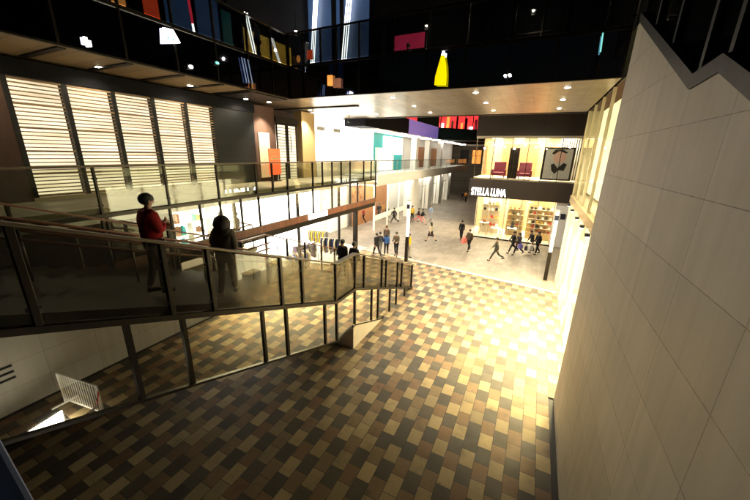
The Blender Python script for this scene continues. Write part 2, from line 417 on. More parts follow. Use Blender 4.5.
for i, y in enumerate((10.4, 11.9, 13.4, 15.2, 17.4, 19.4)):  # spot lamps added to make the bright pool on the pavers
    t = thing('added_washer', ['added wash lamp under the gold beam nearest the stone wall', 'second added wash lamp from the stone wall under the gold beam', 'third added wash lamp from the stone wall under the gold beam', 'fourth added wash lamp from the stone wall under the gold beam', 'fifth added wash lamp from the stone wall under the gold beam', 'farthest added wash lamp under the gold beam by the luminous column'][i], 'lamp', (1.72, y, 4.6), 'added wash lamps of the right shop')
    MB().box(1.66, 1.78, y - .12, y + .12, 4.6, 4.69).build('housing', 'steel2', t)
    MB().box(1.675, 1.765, y - .10, y + .10, 4.59, 4.599).build('lens', 'e_disc', t)
    MB().box(1.78, 1.80, y - .04, y + .04, 4.62, 4.70).build('bracket', 'steel2', t)
    l = bpy.data.lights.new('added_wash_beam', 'SPOT'); l.energy = (1500, 2500, 3400, 2800, 900, 300)[i]; l.spot_size = R(105); l.spot_blend = .9; l.shadow_soft_size = .1; l.color = (1, .82, .40)
    o = bpy.data.objects.new('added_wash_beam', l); COL.objects.link(o); o.location = (1.70, y, 4.57); o.rotation_euler = Vector((-.12, 0, -1)).to_track_quat('-Z', 'Y').to_euler(); put(o, t)
# low display inside the window
for i, y in enumerate((11.4, 13.3, 15.2, 17.3)):
    d = thing('display_plinth', ['white display plinth with gold boxes nearest the stone wall', 'second white display plinth from the stone wall', 'third white display plinth behind the right shop glass', 'white display plinth farthest from the stone wall'][i], 'plinth', (2.5, y, .03), 'plinths in the right shop window')
    box('base', 'white', d, 2.25, 2.75, y - .4, y + .4, .03, .75)
    box('top', 'gold', d, 2.22, 2.78, y - .43, y + .43, .75, .79)

# ------------------------------------------------------------------ balustrade builder
def zat(pts, y):
    for (a, za), (c, zc) in zip(pts[:-1], pts[1:]):
        if a - 1e-6 <= y <= c + 1e-6: return za + (zc - za) * (y - a) / (c - a)
    return pts[-1][1] if y > pts[-1][0] else pts[0][1]
def balustrade(b, x, pts, up, low, side=1, rail='rail', upm='bglass', lom='mirror', hi=1.3, dn=1.35, ps=.055, railw=.13, floor=None, axis='x'):
    """pts: (s, z) of the floor band along the run; up / low: post stations; axis 'x' = plane of constant x, runs along y"""
    if axis == 'x':
        ext = lambda mb, poly, a, c: mb.px(poly, x + a, x + c)
    else:
        ext = lambda mb, poly, a, c: mb.py(poly, x + a, x + c)
    ys = sorted({p[0] for p in pts})
    def strip(d0, d1, s0, s1, clip=None):
        k = [s0] + [y for y in ys if s0 + 1e-4 < y < s1 - 1e-4] + [s1]
        lo = [(y, zat(pts, y) + d0) for y in k]; h = [(y, zat(pts, y) + d1) for y in k]
        if clip is not None:
            lo = [(y, max(clip, z)) for y, z in lo]; h = [(y, max(clip, z)) for y, z in h]
        return lo + h[::-1]
    s0, s1 = pts[0][0], pts[-1][0]
    ext(MB(), strip(hi, hi + .05, s0, s1), -railw / 2, railw / 2).build('handrail', rail, b, bevel=.008)
    ext(MB(), strip(-.05, .05, s0, s1, floor), -.05, .05).build('mid_rail', 'steel', b)
    lows = s1 if floor is None else min(s1, next((y for y in [s0 + i * .05 for i in range(2000)] if zat(pts, y) - dn <= floor or y >= s1), s1))
    if dn: ext(MB(), strip(-dn - .05, -dn, s0, lows), -.045, .045).build('bottom_rail', 'steel', b)
    for y in up:
        z = zat(pts, y); pmb = MB(); ext(pmb, [(y - ps / 2, z + .05), (y + ps / 2, z + .05), (y + ps / 2, z + hi), (y - ps / 2, z + hi)], -.042, .042)
        for q in (.28, hi - .28):
            ext(pmb, [(y - ps / 2 - .035, z + q - .025), (y + ps / 2 + .035, z + q - .025), (y + ps / 2 + .035, z + q + .025), (y - ps / 2 - .035, z + q + .025)], -.02, .02)
        pmb.build('post', 'steel', b, bevel=.004)
    for y0, y1 in zip(up[:-1], up[1:]):
        ext(MB(), strip(.08, hi - .03, y0 + ps / 2, y1 - ps / 2), -.008, .008).build('glass_panel', upm, b)
    if dn:
        for y in low:
            z = zat(pts, y); zb = z - dn if floor is None else max(floor, z - dn)
            if z - .05 > zb: ext(MB(), [(y - ps / 2, zb), (y + ps / 2, zb), (y + ps / 2, z - .05), (y - ps / 2, z - .05)], -.042, .042).build('post', 'steel', b)
        for y0, y1 in zip(low[:-1], low[1:]):
            pl = strip(-dn + .0, -.05, y0 + ps / 2, y1 - ps / 2, floor)
            ext(MB(), pl, -.012, .004).build('lower_panel', lom, b)

# ------------------------------------------------------------------ staircase with landing
SL = .3745
XN, XF = -5.2, -9.3
fl = [(-.6, 2.36 + SL * 8.5), (7.9, 2.36), (9.1, 2.36), (15.35, .02)]
st = thing('staircase', 'wide dark stone staircase with a middle landing coming down to the plaza', 'staircase', (-7.25, 7, 0))
def steps(y0, z0, y1, z1, n, under=.35):
    poly = []; dy = (y1 - y0) / n; dz = (z0 - z1) / n
    for i in range(n):
        poly += [(y0 + i * dy, z0 - i * dz), (y0 + (i + 1) * dy, z0 - i * dz)]
    poly += [(y1, z1)]
    poly += [(y1, max(0, z1 - under)), (y0, max(0, z0 - under - dz))]
    return poly
TR = .16
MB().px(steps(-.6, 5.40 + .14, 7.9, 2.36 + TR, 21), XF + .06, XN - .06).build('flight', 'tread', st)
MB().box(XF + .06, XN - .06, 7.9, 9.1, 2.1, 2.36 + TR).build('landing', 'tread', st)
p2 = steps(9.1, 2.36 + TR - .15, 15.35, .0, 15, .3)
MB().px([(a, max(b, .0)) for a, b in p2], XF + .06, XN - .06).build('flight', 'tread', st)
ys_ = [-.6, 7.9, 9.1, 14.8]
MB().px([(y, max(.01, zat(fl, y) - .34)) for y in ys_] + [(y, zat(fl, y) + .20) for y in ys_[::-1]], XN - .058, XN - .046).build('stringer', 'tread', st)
MB().px([(8.95, 0), (8.95, 1.01), (11.62, 0.006)], XF + .1, XN + .03).build('plinth', 'cream', st)
b = thing('glass_balustrade', 'bronze framed glass balustrade with mirrored lower panels along the near side of the staircase', 'balustrade', (XN, 7, 2), 'balustrades of the staircase')
balustrade(b, XN, fl, [-.5, 1.3, 2.87, 3.64, 5.47, 6.25, 7.87, 9.1, 9.77, 11.36, 11.79, 13.12, 13.69, 15.2], [-.5, 2.17, 3.0, 4.79, 5.56, 7.24, 7.89, 9.08, 10.44, 11.05, 12.3, 13.09, 14.2], floor=.006, dn=1.41, ps=.075, railw=.17)
b2 = thing('glass_balustrade', 'glass balustrade with red wood handrail along the far side of the staircase below the walkway', 'balustrade', (XF, 7, 2), 'balustrades of the staircase')
balustrade(b2, XF, fl, [-.5, .9, 2.4, 3.9, 5.4, 6.7, 7.9, 9.1, 10.3, 11.5, 12.8, 14.0, 15.2], [], dn=0, rail='woodrail', upm='glass', hi=1.42)
for y in (.3, 1.8, 3.3, 4.8, 6.3, 7.6, 9.6, 11, 12.4, 13.8):
    MB().tube((XF + .1, y, zat(fl, y) + .1), (XF + .1, y, zat(fl, y) + 1.05), .02).build('baluster', 'inox', b2)
def handrail(name, label, x, y0, y1, h, mat, grp, posts):
    t = thing(name, label, 'handrail', (x, (y0 + y1) / 2, zat(fl, (y0 + y1) / 2)), grp)
    ys = [y0] + [p[0] for p in fl if y0 < p[0] < y1] + [y1]
    for dz, nm in ((h, 'rail'), (h - .22, 'lower_rail')):
        mb = MB()
        for a, c in zip(ys[:-1], ys[1:]): mb.tube((x, a, zat(fl, a) + dz), (x, c, zat(fl, c) + dz), .032, 8)
        mb.build(nm, mat, t, True)
    for y in posts: MB().tube((x, y, zat(fl, y) + .15), (x, y, zat(fl, y) + h), .022, 8).build('post', 'inox', t, True)
handrail('handrail', 'double red wood handrail on steel posts dividing the upper flight', -7.6, 0, 7.7, 1.12, 'woodrail', 'stair handrails', [.4, 2, 3.6, 5.2, 6.8, 7.6])
handrail('handrail', 'double red wood handrail on the far side of the upper flight', XF + .3, 0, 9.0, 1.18, 'woodrail', 'stair handrails', [.6, 2.2, 3.8, 5.4, 7.0, 8.8])
handrail('handrail', 'short red wood handrail inside the near balustrade at the landing', XN - .22, 7.6, 9.3, 1.22, 'woodrail', 'stair handrails', [7.9, 9.0])

# ------------------------------------------------------------------ left: first floor walkway
XW = -10.4
wk = thing('elevated_walkway', 'first floor walkway on the left with a red wood fascia under its edge', 'walkway', (-12, 10, 5))
box('slab', 'deck', wk, -17, XW - .06, -4, 21.1, 5.12, 5.4)
MB().box(XW - .1, XW + .05, -4, 21.15, 3.55, 3.86).build('fascia', 'fascia', wk)
MB().box(XW - .16, XW + .0, -4, 21.13, 3.27, 3.545).build('fascia_beam', 'steel', wk)
MB().box(XW + .053, XW + .075, 13.2, 14.9, 3.57, 3.84).build('sign_panel', 'e_sign', wk)
MB().box(XW - .22, XW + .02, 18.28, 18.52, 0, 3.26).build('column', 'steel', wk)
MB().box(XW - .22, XW + .02, 1.9, 2.14, 0, 3.26).build('column', 'steel', wk)
b = thing('glass_balustrade', 'glass balustrade along the first floor walkway with clear panels hanging below its floor', 'balustrade', (XW, 10, 5))
balustrade(b, XW, [(-4, 5.2), (21.15, 5.2)], [-4, -1, .9, 2.5, 4.4, 6.22, 8.07, 9.9, 10.84, 11.8, 13.74, 14.6, 15.54, 16.5, 17.53, 19.3, 20.4, 21.12],
           [-4, -1, .9, 2.6, 4.47, 6.2, 7.25, 8.07, 9.02, 9.95, 11.8, 13.7, 15.5, 17.53, 18.5, 19.5, 21.12], lom='glass', upm='wglass', hi=1.27, dn=1.33)
sg = thing('sign_lettering', 'row of white shop letters standing at the first floor edge beside the dark cladding', 'sign', (-10.6, 9.2, 5.4))
lettering('J.UNI.L.A', .32, 'e_sign', sg, (-10.58, 8.45, 5.3), ROT_LEFT, .02, 'lettering', 1.7)

# platform the photograph is taken from and the landing at the head of the stairs
struct('terrace_floor', MB().box(-17, XN - .06, -6, -.6, 5.12, 5.398), 'deck')
struct('bridge_floor', MB().box(XN, 1.44, -6, -.15, 5.12, 5.4), 'deck')
bp = thing('blue_post', 'deep blue painted post end close to the camera in the bottom left corner', 'post', (-1.05, .14, 5.4))
MB().add([(-1.30, .10, 6.85), (-1.165, .14, 6.60), (-.80, .14, 6.02), (-1.35, .10, 5.41), (-1.30, -.02, 6.85), (-1.165, .0, 6.60), (-.80, .0, 6.02), (-1.35, -.02, 5.41)],
         [(0, 1, 2, 3), (7, 6, 5, 4), (0, 4, 5, 1), (1, 5, 6, 2), (2, 6, 7, 3), (3, 7, 4, 0)]).build('panel', 'blue', bp, bevel=.012)

# ------------------------------------------------------------------ left: louvred first floor shop
XL = -13.2
lb = thing('louvred_shop', 'first floor shop with five big backlit louvre screens and dark cladding', 'shop', (-15, 8, 5.4))
box('wall', 'brownwall', lb, -16.5, XL + .02, -4, 4.0, 5.4, 9.28)
box('plinth', 'cream', lb, -14.2, XL + .06, 4.0, 10.5, 5.4, 5.5)
box('head_beam', 'black', lb, -14.2, XL + .06, 4.0, 12.8, 8.80, 9.25)
box('backing_wall', 'steel2', lb, -14.2, -13.5, 4.0, 10.5, 5.5, 8.8)
edges = [4.06, 5.34, 6.62, 7.90, 9.18, 10.46]
for y0, y1 in zip(edges[:-1], edges[1:]):
    f = MB().box(XL - .1, XL + .03, y0 - .06, y0 + .06, 5.5, 8.8)
    f.box(XL - .1, XL + .03, y1 - .055, y1 + .055, 5.5, 8.8) if y1 == edges[-1] else None
    fr = f.build('louvre_frame', 'steel2', lb)
    MB().box(XL - .28, XL - .22, y0 + .06, y1 - .06, 5.55, 8.78).build('backlight', 'e_louvre', lb)
    s = MB(); n = 30
    for i in range(n + 1):
        z = 5.55 + 3.2 * i / n; t = .055 if i % 6 == 0 else .027
        s.box(XL - .09, XL + (.012 if i % 6 == 0 else 0), y0 + .06, y1 - .06, z - t / 2, z + t / 2)
    s.build('louvre_slats', 'slat', lb)
box('cladding', 'darkclad', lb, -15, XL + .02, 10.52, 12.72, 5.4, 8.795)
box('wood_wall', 'brownwall', lb, -14.0, XL - .05, 12.75, 14.25, 5.4, 9.2)
box('niche_panel', 'cream', lb, XL - .04, XL, 13.0, 13.75, 5.6, 7.9)
for y0 in (14.32, 15.2):
    d = MB().box(XL - .08, XL, y0, y0 + .84, 5.42, 8.45)
    fr = MB()
    for a, c in ((y0, y0 + .06), (y0 + .78, y0 + .84)): fr.box(XL - .05, XL + .03, a, c, 5.42, 8.5)
    fr.box(XL - .05, XL + .03, y0 + .06, y0 + .78, 8.38, 8.5)
    dr = fr.build('door', 'steel', lb)
    MB().box(XL - .12, XL - .08, y0 + .06, y0 + .78, 5.42, 8.38).build('door_light', 'e_louvre', dr)
    sl = MB()
    for i in range(18): sl.box(XL - .05, XL, y0 + .06, y0 + .78, 5.5 + i * .16, 5.53 + i * .16)
    sl.build('door_slats', 'brownwall', dr)
    MB().tube((XL + .08, y0 + (.66 if y0 < 15 else .18), 6.9), (XL + .08, y0 + (.66 if y0 < 15 else .18), 7.9), .02, 8).build('handle', 'steel2', dr)
box('lintel', 'steel', lb, XL - .1, XL + .05, 14.28, 16.12, 8.52, 8.8)
box('column', 'gold', lb, XL - .5, XL + .1, 16.4, 17.7, 5.4, 9.28)
box('back_wall', 'brownwall', lb, -14.4, -14.2, 12.7, 17.8, 5.4, 9.28)
rs = thing('standing_sign', 'orange red standing sign board outside the louvred doors', 'sign', (-12.8, 13.6, 5.4))
box('board', 'e_redsign', rs, -12.83, -12.79, 13.2, 14.05, 5.75, 7.1)
MB().box(-12.86, -12.76, 13.55, 13.7, 5.4, 5.75).box(-13.0, -12.62, 13.35, 13.9, 5.4, 5.43).build('stand', 'steel', rs)
MB().box(-12.789, -12.784, 13.32, 13.95, 6.55, 6.63).box(-12.789, -12.784, 13.45, 13.8, 6.68, 6.73).build('printed_mark', 'gold', rs)

# ------------------------------------------------------------------ left: second floor walkway, footbridge and pavilion
XU = -10.9
up = thing('elevated_walkway', 'second floor walkway above the louvred shop with a beige lit soffit', 'walkway', (-13, 5, 9.4))
box('slab', 'black', up, -17, XU - .08, -4, 12.86, 9.42, 10.66)
box('soffit', 'soffit2', up, -14.2, XU - .12, -4, 12.86, 9.34, 9.415)
for y in (1.9, 4.6, 6.15, 7.7, 9.25, 10.55):
    MB().box(-13.2, XU - .12, y - .09, y + .09, 9.31, 9.338).build('soffit_beam', 'steel2', up)
MB().box(-13.2, XU - .12, 10.62, 12.8, 9.28, 9.338).build('soffit_panel', 'steel2', up)
MB().box(-17, -14.5, -4, 12.8, 10.66, 17).build('upper_storey', 'black', up)
for y0, y1 in ((9.7, 10.9), (11.1, 12.3), (7.0, 7.7), (2.4, 4.4)):
    wv = MB().box(-14.49, -14.44, y0, y1, 10.7, 13.6).build('window', 'e_bluewall', up)
    MB().box(-14.44, -14.40, y0 - .06, y0, 10.7, 13.6).box(-14.44, -14.40, y1, y1 + .06, 10.7, 13.6).build('window_frame', 'steel', wv)
MB().box(-14.48, -14.42, 12.45, 13.0, 11.1, 13.3).build('door', 'teal', up)
b = thing('glass_balustrade', 'dark mirrored glass balustrade of the second floor walkway on the left', 'balustrade', (XU, 5, 10.7), 'second floor balustrades')
balustrade(b, XU, [(-4, 10.66), (12.86, 10.66)], [-4, -2, 0, 1.5, 3, 4.5, 6, 7.5, 9, 10.5, 11.8, 12.82], [-4, -2, 0, 1.5, 3, 4.5, 6, 7.5, 9, 10.5, 11.8, 12.82], lom='dmirror', upm='dglass', rail='steel', hi=1.28, dn=1.28)
br = thing('footbridge', 'dark second floor footbridge with a bronze metal soffit spanning the passage', 'bridge', (-4.5, 17, 9.3))
box('deck', 'black', br, -17, 1.85, 12.95, 21.2, 9.44, 10.66)
box('soffit', 'soffit', br, -17, 1.85, 12.92, 21.25, 9.34, 9.435)
MB().box(-17, -8.8, 15.55, 15.75, 9.28, 9.338).build('soffit_beam', 'steel2', br)
MB().box(-17, 1.85, 21.2, 21.4, 9.30, 10.7).build('far_fascia', 'steel2', br)
b = thing('glass_balustrade', 'dark mirrored glass balustrade along the front of the footbridge', 'balustrade', (-4.5, 12.86, 10.7), 'second floor balustrades')
xs = [-10.86, -10.0, -9.1, -8.3, -7.2, -5.7, -4.3, -2.9, -1.4, .0, 1.2, 1.82]
balustrade(b, 12.86, [(-10.86, 10.66), (1.84, 10.66)], xs, xs, lom='dmirror', upm='dglass', rail='steel', hi=1.28, dn=1.28, axis='y')
pv = thing('glazed_pavilion', 'black glazed upper storey standing on the footbridge', 'building', (-6, 19.5, 10.66))
box('wall', 'black', pv, -14.45, 1.85, 19.2, 21.1, 10.66, 17)
box('side_wall', 'black', pv, -17, -14.5, 12.9, 21.1, 10.67, 17)
box('blue_panel', 'e_bluewall', pv, -14.4, -10.1, 19.1, 19.19, 11.0, 16.5)
MB().box(-12.6, -12.3, 19.0, 19.098, 10.7, 16.9).box(-12.0, -11.75, 19.0, 19.098, 10.7, 16.9).build('pilaster', 'steel2', pv)
f = 19 / 23
for x in (-10.95, -7.8, -4.5, -3.6, -2.5, -1.0, .2):
    MB().box(x * f - .035, x * f + .035, 19.02, 19.19, 10.7, 7 + 8.9 * f).build('window_mullion', 'inox' if x < -7 else 'steel', pv)
MB().box(-10.95 * f, -4.5 * f, 19.04, 19.19, 7 + 8.85 * f, 7 + 8.92 * f).build('window_head', 'rail', pv)
MB().box(-4.6 * f, .25 * f, 19.10, 19.19, 7 + 6.86 * f, 7 + 6.92 * f).build('window_sill', 'steel', pv)

# glowing things and painted reflections on the second floor
def glow(name, label, cat, grp, parts):
    c = sum((Vector(p[2].v[0]) for p in parts), Vector()) / len(parts)
    t = thing(name, label, cat, c, grp)
    for pn, mat, mb in parts: mb.build(pn, mat, t)
    return t
def pt(x, y, z): return (x, y, z)
def tubes(offs, a, c, r=.018, ax=1):
    return [('tube', 'e_neon', MB().tube(tuple(Vector(a) + Vector((o if ax == 0 else 0, o if ax == 1 else 0, 0))), tuple(Vector(c) + Vector((o if ax == 0 else 0, o if ax == 1 else 0, 0))), r, 8)) for o in offs]
glow('neon_light', 'slim white neon tube with a red top behind the left upper glass', 'neon light', 'neon tubes', [('tube', 'e_neon', MB().tube((-11.2, 8.46, 11.05), (-11.2, 8.52, 10.1), .035, 8)), ('red_tube', 'e_neonred', MB().tube((-11.2, 8.36, 12.6), (-11.2, 8.46, 11.06), .04, 8))])
glow('neon_light', 'pair of white neon tubes beside the standing figure on the left upper floor', 'neon light', 'neon tubes', tubes((0, .13), (-11.25, 10.85, 12.2), (-11.25, 11.3, 10.2), .02))
glow('neon_light', 'short pair of white neon tubes in front of the yellow screen', 'neon light', 'neon tubes', tubes((0, .11), (-12.4, 13.5, 12.2), (-12.4, 14.2, 10.7), .016))
glow('neon_light', 'three white neon tubes left of the dark blue panel above the bridge', 'neon light', 'neon tubes', tubes((-.13, 0, .13), (-15.68 * .86, 18.9, 17.2), (-16.4 * .86 + .05, 18.9, 12.2), .026, 0))
glow('neon_light', 'three white neon tubes right of the dark blue panel above the bridge', 'neon light', 'neon tubes', tubes((-.15, 0, .15), (-12.91 * .86, 18.9, 17), (-13.6 * .86, 18.9, 12.1), .03, 0))
glow('billboard', 'glowing red panel at the top left behind the upper glass', 'billboard', 'upper floor screens', [('screen', 'e_red', MB().box(-14.48, -14.4, 8.9, 9.45, 11.85, 14.2)), ('frame', 'steel2', MB().box(-14.49, -14.38, 9.45, 9.52, 11.8, 14.2))])
glow('billboard', 'small amber lit panel at the very top left', 'billboard', 'upper floor screens', [('screen', 'e_orange', MB().box(-14.48, -14.42, 7.75, 8.25, 11.95, 12.6)), ('frame', 'steel2', MB().box(-14.49, -14.40, 8.25, 8.33, 11.9, 12.65))])
glow('billboard', 'dim yellow screen behind the left upper glass near the bridge corner', 'billboard', 'upper floor screens', [('screen', 'e_yellow', MB().box(-14.40, -14.32, 13.6, 17.2, 10.9, 12.9)), ('frame', 'steel2', MB().box(-14.42, -14.30, 13.5, 13.6, 10.8, 13.0))])
glow('billboard', 'pink red screen glowing through the bridge glass', 'billboard', 'upper floor screens', [('screen', 'e_pink', MB().box(-10.2 * f, -8.0 * f, 19.05, 19.12, 7 + 6.8 * f, 7 + 7.7 * f)), ('frame', 'steel2', MB().box(-10.3 * f, -8.0 * f, 19.06, 19.15, 7 + 6.72 * f, 7 + 6.8 * f))])
for x, y, l in ((-6.0, 17.5, 'added pendant lamp behind the bridge glass left of the yellow banner'), (-1.2, 17.6, 'pendant lamp high behind the bridge glass near its right end'), (-12.6, 15.6, 'added pendant lamp behind the inner corner of the upper glass')):
    t = thing('pendant_lamp', l, 'lamp', (x, y, 13.2), 'upper pendant lamps')  # left and corner pendants are added to light the upper window frames
    MB().tube((x, y, 13.22), (x, y, 16.9), .008, 6).build('cord', 'steel2', t)
    MB().tube((x, y, 13.22), (x, y, 13.1), .04, 12, .11).build('shade', 'steel2', t)
    MB().ball((x, y, 13.1), .05, .05, .05).build('bulb', 'e_disc', t)
    q = bpy.data.lights.new('pendant_glow', 'POINT'); q.energy = 45; q.shadow_soft_size = .08; q.color = (1, .75, .5)
    o = bpy.data.objects.new('pendant_glow', q); COL.objects.link(o); o.location = (x, y, 13.0); put(o, t)
glow('wall_lamp', 'small orange red lamp at the inner corner of the upper glass', 'lamp', None, [('lamp', 'e_orange', MB().ball((-14.1, 17.6, 12.4), .12, .12, .2)), ('red_shade', 'e_red', MB().box(-13.7, -13.3, 17.9, 18.0, 12.4, 12.9))])
glow('lit_panel_mark', 'painted reflection of a white trapezoid sign with small blue marks on the left upper panels', 'sign', None, [('face', 'e_sign', MB().px([(7.15, 10.50), (7.45, 10.53), (7.64, 10.22), (7.10, 10.07)], -10.86, -10.8)), ('marks', 'e_blue', MB().box(-10.8, -10.79, 7.22, 7.27, 10.2, 10.3).box(-10.8, -10.79, 7.31, 7.35, 10.2, 10.28).box(-10.8, -10.79, 7.39, 7.43, 10.22, 10.29))])  # lit shape stands in for a sign mirrored in the panel
glow('lit_panel_mark', 'tiny white lit mark low on the far left upper panel', 'sign', None, [('face', 'e_sign', MB().box(-10.86, -10.8, 5.02, 5.09, 9.5, 9.66)), ('side_face', 'e_sign', MB().box(-10.86, -10.8, 5.11, 5.16, 9.47, 9.6))])  # small emissive mark in front of the panel
for (y, z), l in (((7.9, 9.6), 'small white painted reflection low on the left upper panels right of the trapezoid lightbox'), ((8.95, 9.95), 'small cyan white painted reflection on the left upper panels nearer the bridge')):
    glow('reflected_spot', l, 'lamp', None, [('lamp', 'e_cyan' if y > 8 else 'e_sign', MB().ball((-10.8, y, z), .03, .08, .05)), ('backplate', 'steel2', MB().box(-10.88, -10.83, y - .1, y + .1, z - .07, z + .07))])  # small emissive dots stand in for reflections in the panels
glow('neon_light', 'dim bluish streaks painted as reflections on the left upper panels under the standing figure', 'neon light', 'neon tubes', [('tube', 'e_dimblue', MB().tube((-10.82, 10.1 + k, 10.4), (-10.82, 10.25 + k, 9.55), .02, 8)) for k in (0, .12, .3)])  # emissive streaks imitate reflections in the mirrored lower panel
glow('lit_panel_mark', 'dim amber painted reflection low on the left part of the footbridge glass', 'sign', None, [('face', 'e_orange', MB().box(-8.7, -8.45, 12.74, 12.79, 9.75, 10.15)), ('side_face', 'e_amber', MB().box(-8.40, -8.05, 12.74, 12.79, 9.65, 10.0))])  # two dim emissive areas painted as reflections in the bridge glass
glow('sail_patch', 'yellow glowing sail shaped banner on the front of the footbridge', 'patch', None, [('sail', 'e_sail', MB().py([(-3.90, 9.47), (-3.48, 9.44), (-3.49, 9.75), (-3.53, 10.1), (-3.62, 10.42), (-3.72, 10.42), (-3.80, 10.1), (-3.89, 9.75)], 12.66, 12.74)), ('tip', 'e_sign', MB().py([(-3.62, 10.425), (-3.72, 10.425), (-3.68, 10.56), (-3.62, 10.55)], 12.67, 12.73))])  # yellow sail outline made emissive in front of the mirrored panel
glow('neon_light', 'short cyan tube near the right end of the footbridge glass', 'neon light', 'neon tubes', [('tube', 'e_cyan', MB().tube((1.12, 12.7, 10.55), (1.15, 12.7, 10.05), .018, 8)), ('cap', 'steel2', MB().tube((1.12, 12.7, 10.55), (1.118, 12.7, 10.6), .022, 8))])
glow('reflected_spot', 'pair of small bluish painted reflections low on the footbridge glass', 'lamp', None, [('lamp', 'e_sign', MB().ball((-1.47, 12.74, 9.62), .05, .03, .03)), ('second_spot', 'e_sign', MB().ball((-1.33, 12.74, 9.63), .05, .03, .03))])  # emissive dots in place of lights mirrored in the bridge panel

# downlights
def downlight(x, y, z, label, grp, power=0, spot=120, size=.09):
    t = thing('downlight', label, 'ceiling light', (x, y, z), grp)
    mb = MB().tube((x, y, z - .012), (x, y, z + .003), size + .03, 16); mb.build('trim_ring', 'inox', t)
    MB().tube((x, y, z - .018), (x, y, z - .0125), size, 16).build('lens', 'e_disc', t)
    if power:
        l = bpy.data.lights.new('downlight_beam', 'SPOT'); l.energy = power; l.spot_size = R(spot); l.spot_blend = .6; l.shadow_soft_size = .08; l.color = (1, .86, .62)
        o = bpy.data.objects.new('downlight_beam', l); COL.objects.link(o); o.location = (x, y, z - .03); put(o, t)
for x in (-12.6, -9.6, -6.1, -2.6, .5):
    for y in (13.9, 16.6, 19.4):
        if (x, y) == (-12.6, 13.9): y = 12.98 + .3
        downlight(x, y, 9.338, 'recessed downlight glowing in the footbridge soffit', 'footbridge downlights', 1650 if y < 19 else 700, 92)
for y in (3.2, 6.04, 9.0):
    downlight(-12.5, y, 9.338, 'recessed downlight in the beige soffit over the louvres', 'walkway downlights', 110, 150)
downlight(-12.6, 11.8, 9.27, 'recessed downlight over the louvred shop doors', 'door downlights', 200, 150)

def added_floodlamp(x, y, z, tx, ty, label, power):  # fixtures added behind the bridge, out of view, to brighten the plaza
    t = thing('added_floodlight', label, 'added_floodlight', (x, y, z), 'added plaza floodlights')
    d = (Vector((tx, ty, 0)) - Vector((x, y, z))).normalized(); p = Vector((x, y, z))
    MB().tube(p, p + d * .3, .09, 12, .13).build('housing', 'steel2', t)
    MB().tube(p + d * .30, p + d * .31, .115, 12).build('lens', 'e_disc', t)
    MB().tube(p - d * .02, p + Vector((0, 0, .35)), .025, 8).build('bracket', 'steel2', t)
    l = bpy.data.lights.new('added_flood_beam', 'SPOT'); l.energy = power; l.spot_size = R(125); l.spot_blend = .7; l.shadow_soft_size = .12; l.color = (1, .88, .66)
    o = bpy.data.objects.new('added_flood_beam', l); COL.objects.link(o); o.location = p + d * .33; o.rotation_euler = d.to_track_quat('-Z', 'Y').to_euler(); put(o, t)
for x, l in ((-15, 'leftmost added flood lamp under the far edge of the footbridge'), (-8, 'added flood lamp under the far edge of the footbridge above mid plaza'), (-1, 'rightmost added flood lamp under the far edge of the footbridge')):
    added_floodlamp(x, 21.7, 9.9, x + .5, 26.5, l, 1000)

# ------------------------------------------------------------------ left: ground floor clothes shop
gs = thing('clothes_shop', 'bright white ground floor clothes shop under the first floor walkway', 'shop', (-13, 11, 0))
box('back_wall', 'white', gs, -16.6, -16.4, 0, 23.5, 0, 5.1)
box('end_wall', 'white', gs, -16.4, -11.0, -.2, 0, 0, 5.1)
box('ceiling', 'white', gs, -16.4, -10.7, 0, 21.1, 4.95, 5.1)
for y in (7.5, 10.5, 13.5, 16.5, 19.2):
    MB().box(-15.6, -11.6, y, y + .9, 4.88, 4.948).build('ceiling_light', 'e_ceil', gs)
box('floor', 'cream', gs, -16.4, -10.9, 0, 21, -.03, .02)
for y in (9.2, 13.2, 17.2):
    MB().box(-11.1, -10.98, y - .06, y + .06, 0, 4.94).build('mullion', 'steel', gs)
for y in (6.8,):
    MB().box(-16.39, -16.3, y, y + 2.6, .3, 3.6).build('wall_panel', 'cream', gs)
box('side_wall', 'brownwall', gs, -11.1, -10.95, .05, 6.6, 0, 4.94)  # opaque wall added so the left end stays dark
box('cross_wall', 'brownwall', gs, -16.4, -11.1, 6.45, 6.6, .02, 4.94)
box('glowing_wall', 'e_white', gs, -15.4, -15.3, 10.6, 21, .02, 4.6)  # shop wall made to glow so the interior reads bright white
mz = thing('mezzanine', 'raised mezzanine floor with a red wood handrail inside the clothes shop', 'mezzanine', (-12.6, 7, 0))
box('floor', 'cream', mz, -13.9, -11.2, 6.7, 10.4, 2.5, 2.7)
box('wall', 'white', mz, -13.9, -11.25, 6.7, 10.35, .02, 2.5)
MB().tube((-11.3, 6.7, 3.75), (-11.3, 10.3, 3.75), .035, 8).tube((-11.3, 10.3, 3.75), (-13.8, 10.3, 3.75), .035, 8).build('handrail', 'woodrail', mz)
for y in (6.8, 8.0, 9.1, 10.3): MB().box(-11.32, -11.28, y - .02, y + .02, 2.7, 3.72).build('post', 'steel', mz)
sf = thing('display_shelf', 'white shelf of coloured packages at the back of the mezzanine', 'shelf', (-13.6, 6, 2.7))
fr = MB()
for z in (2.75, 3.3, 3.85, 4.4): fr.box(-13.85, -13.45, 6.9, 9.9, z, z + .04)
for y in (6.9, 7.9, 8.9, 9.86): fr.box(-13.85, -13.45, y, y + .04, 2.7, 4.7)
fr.build('frame', 'white', sf)
used = set()
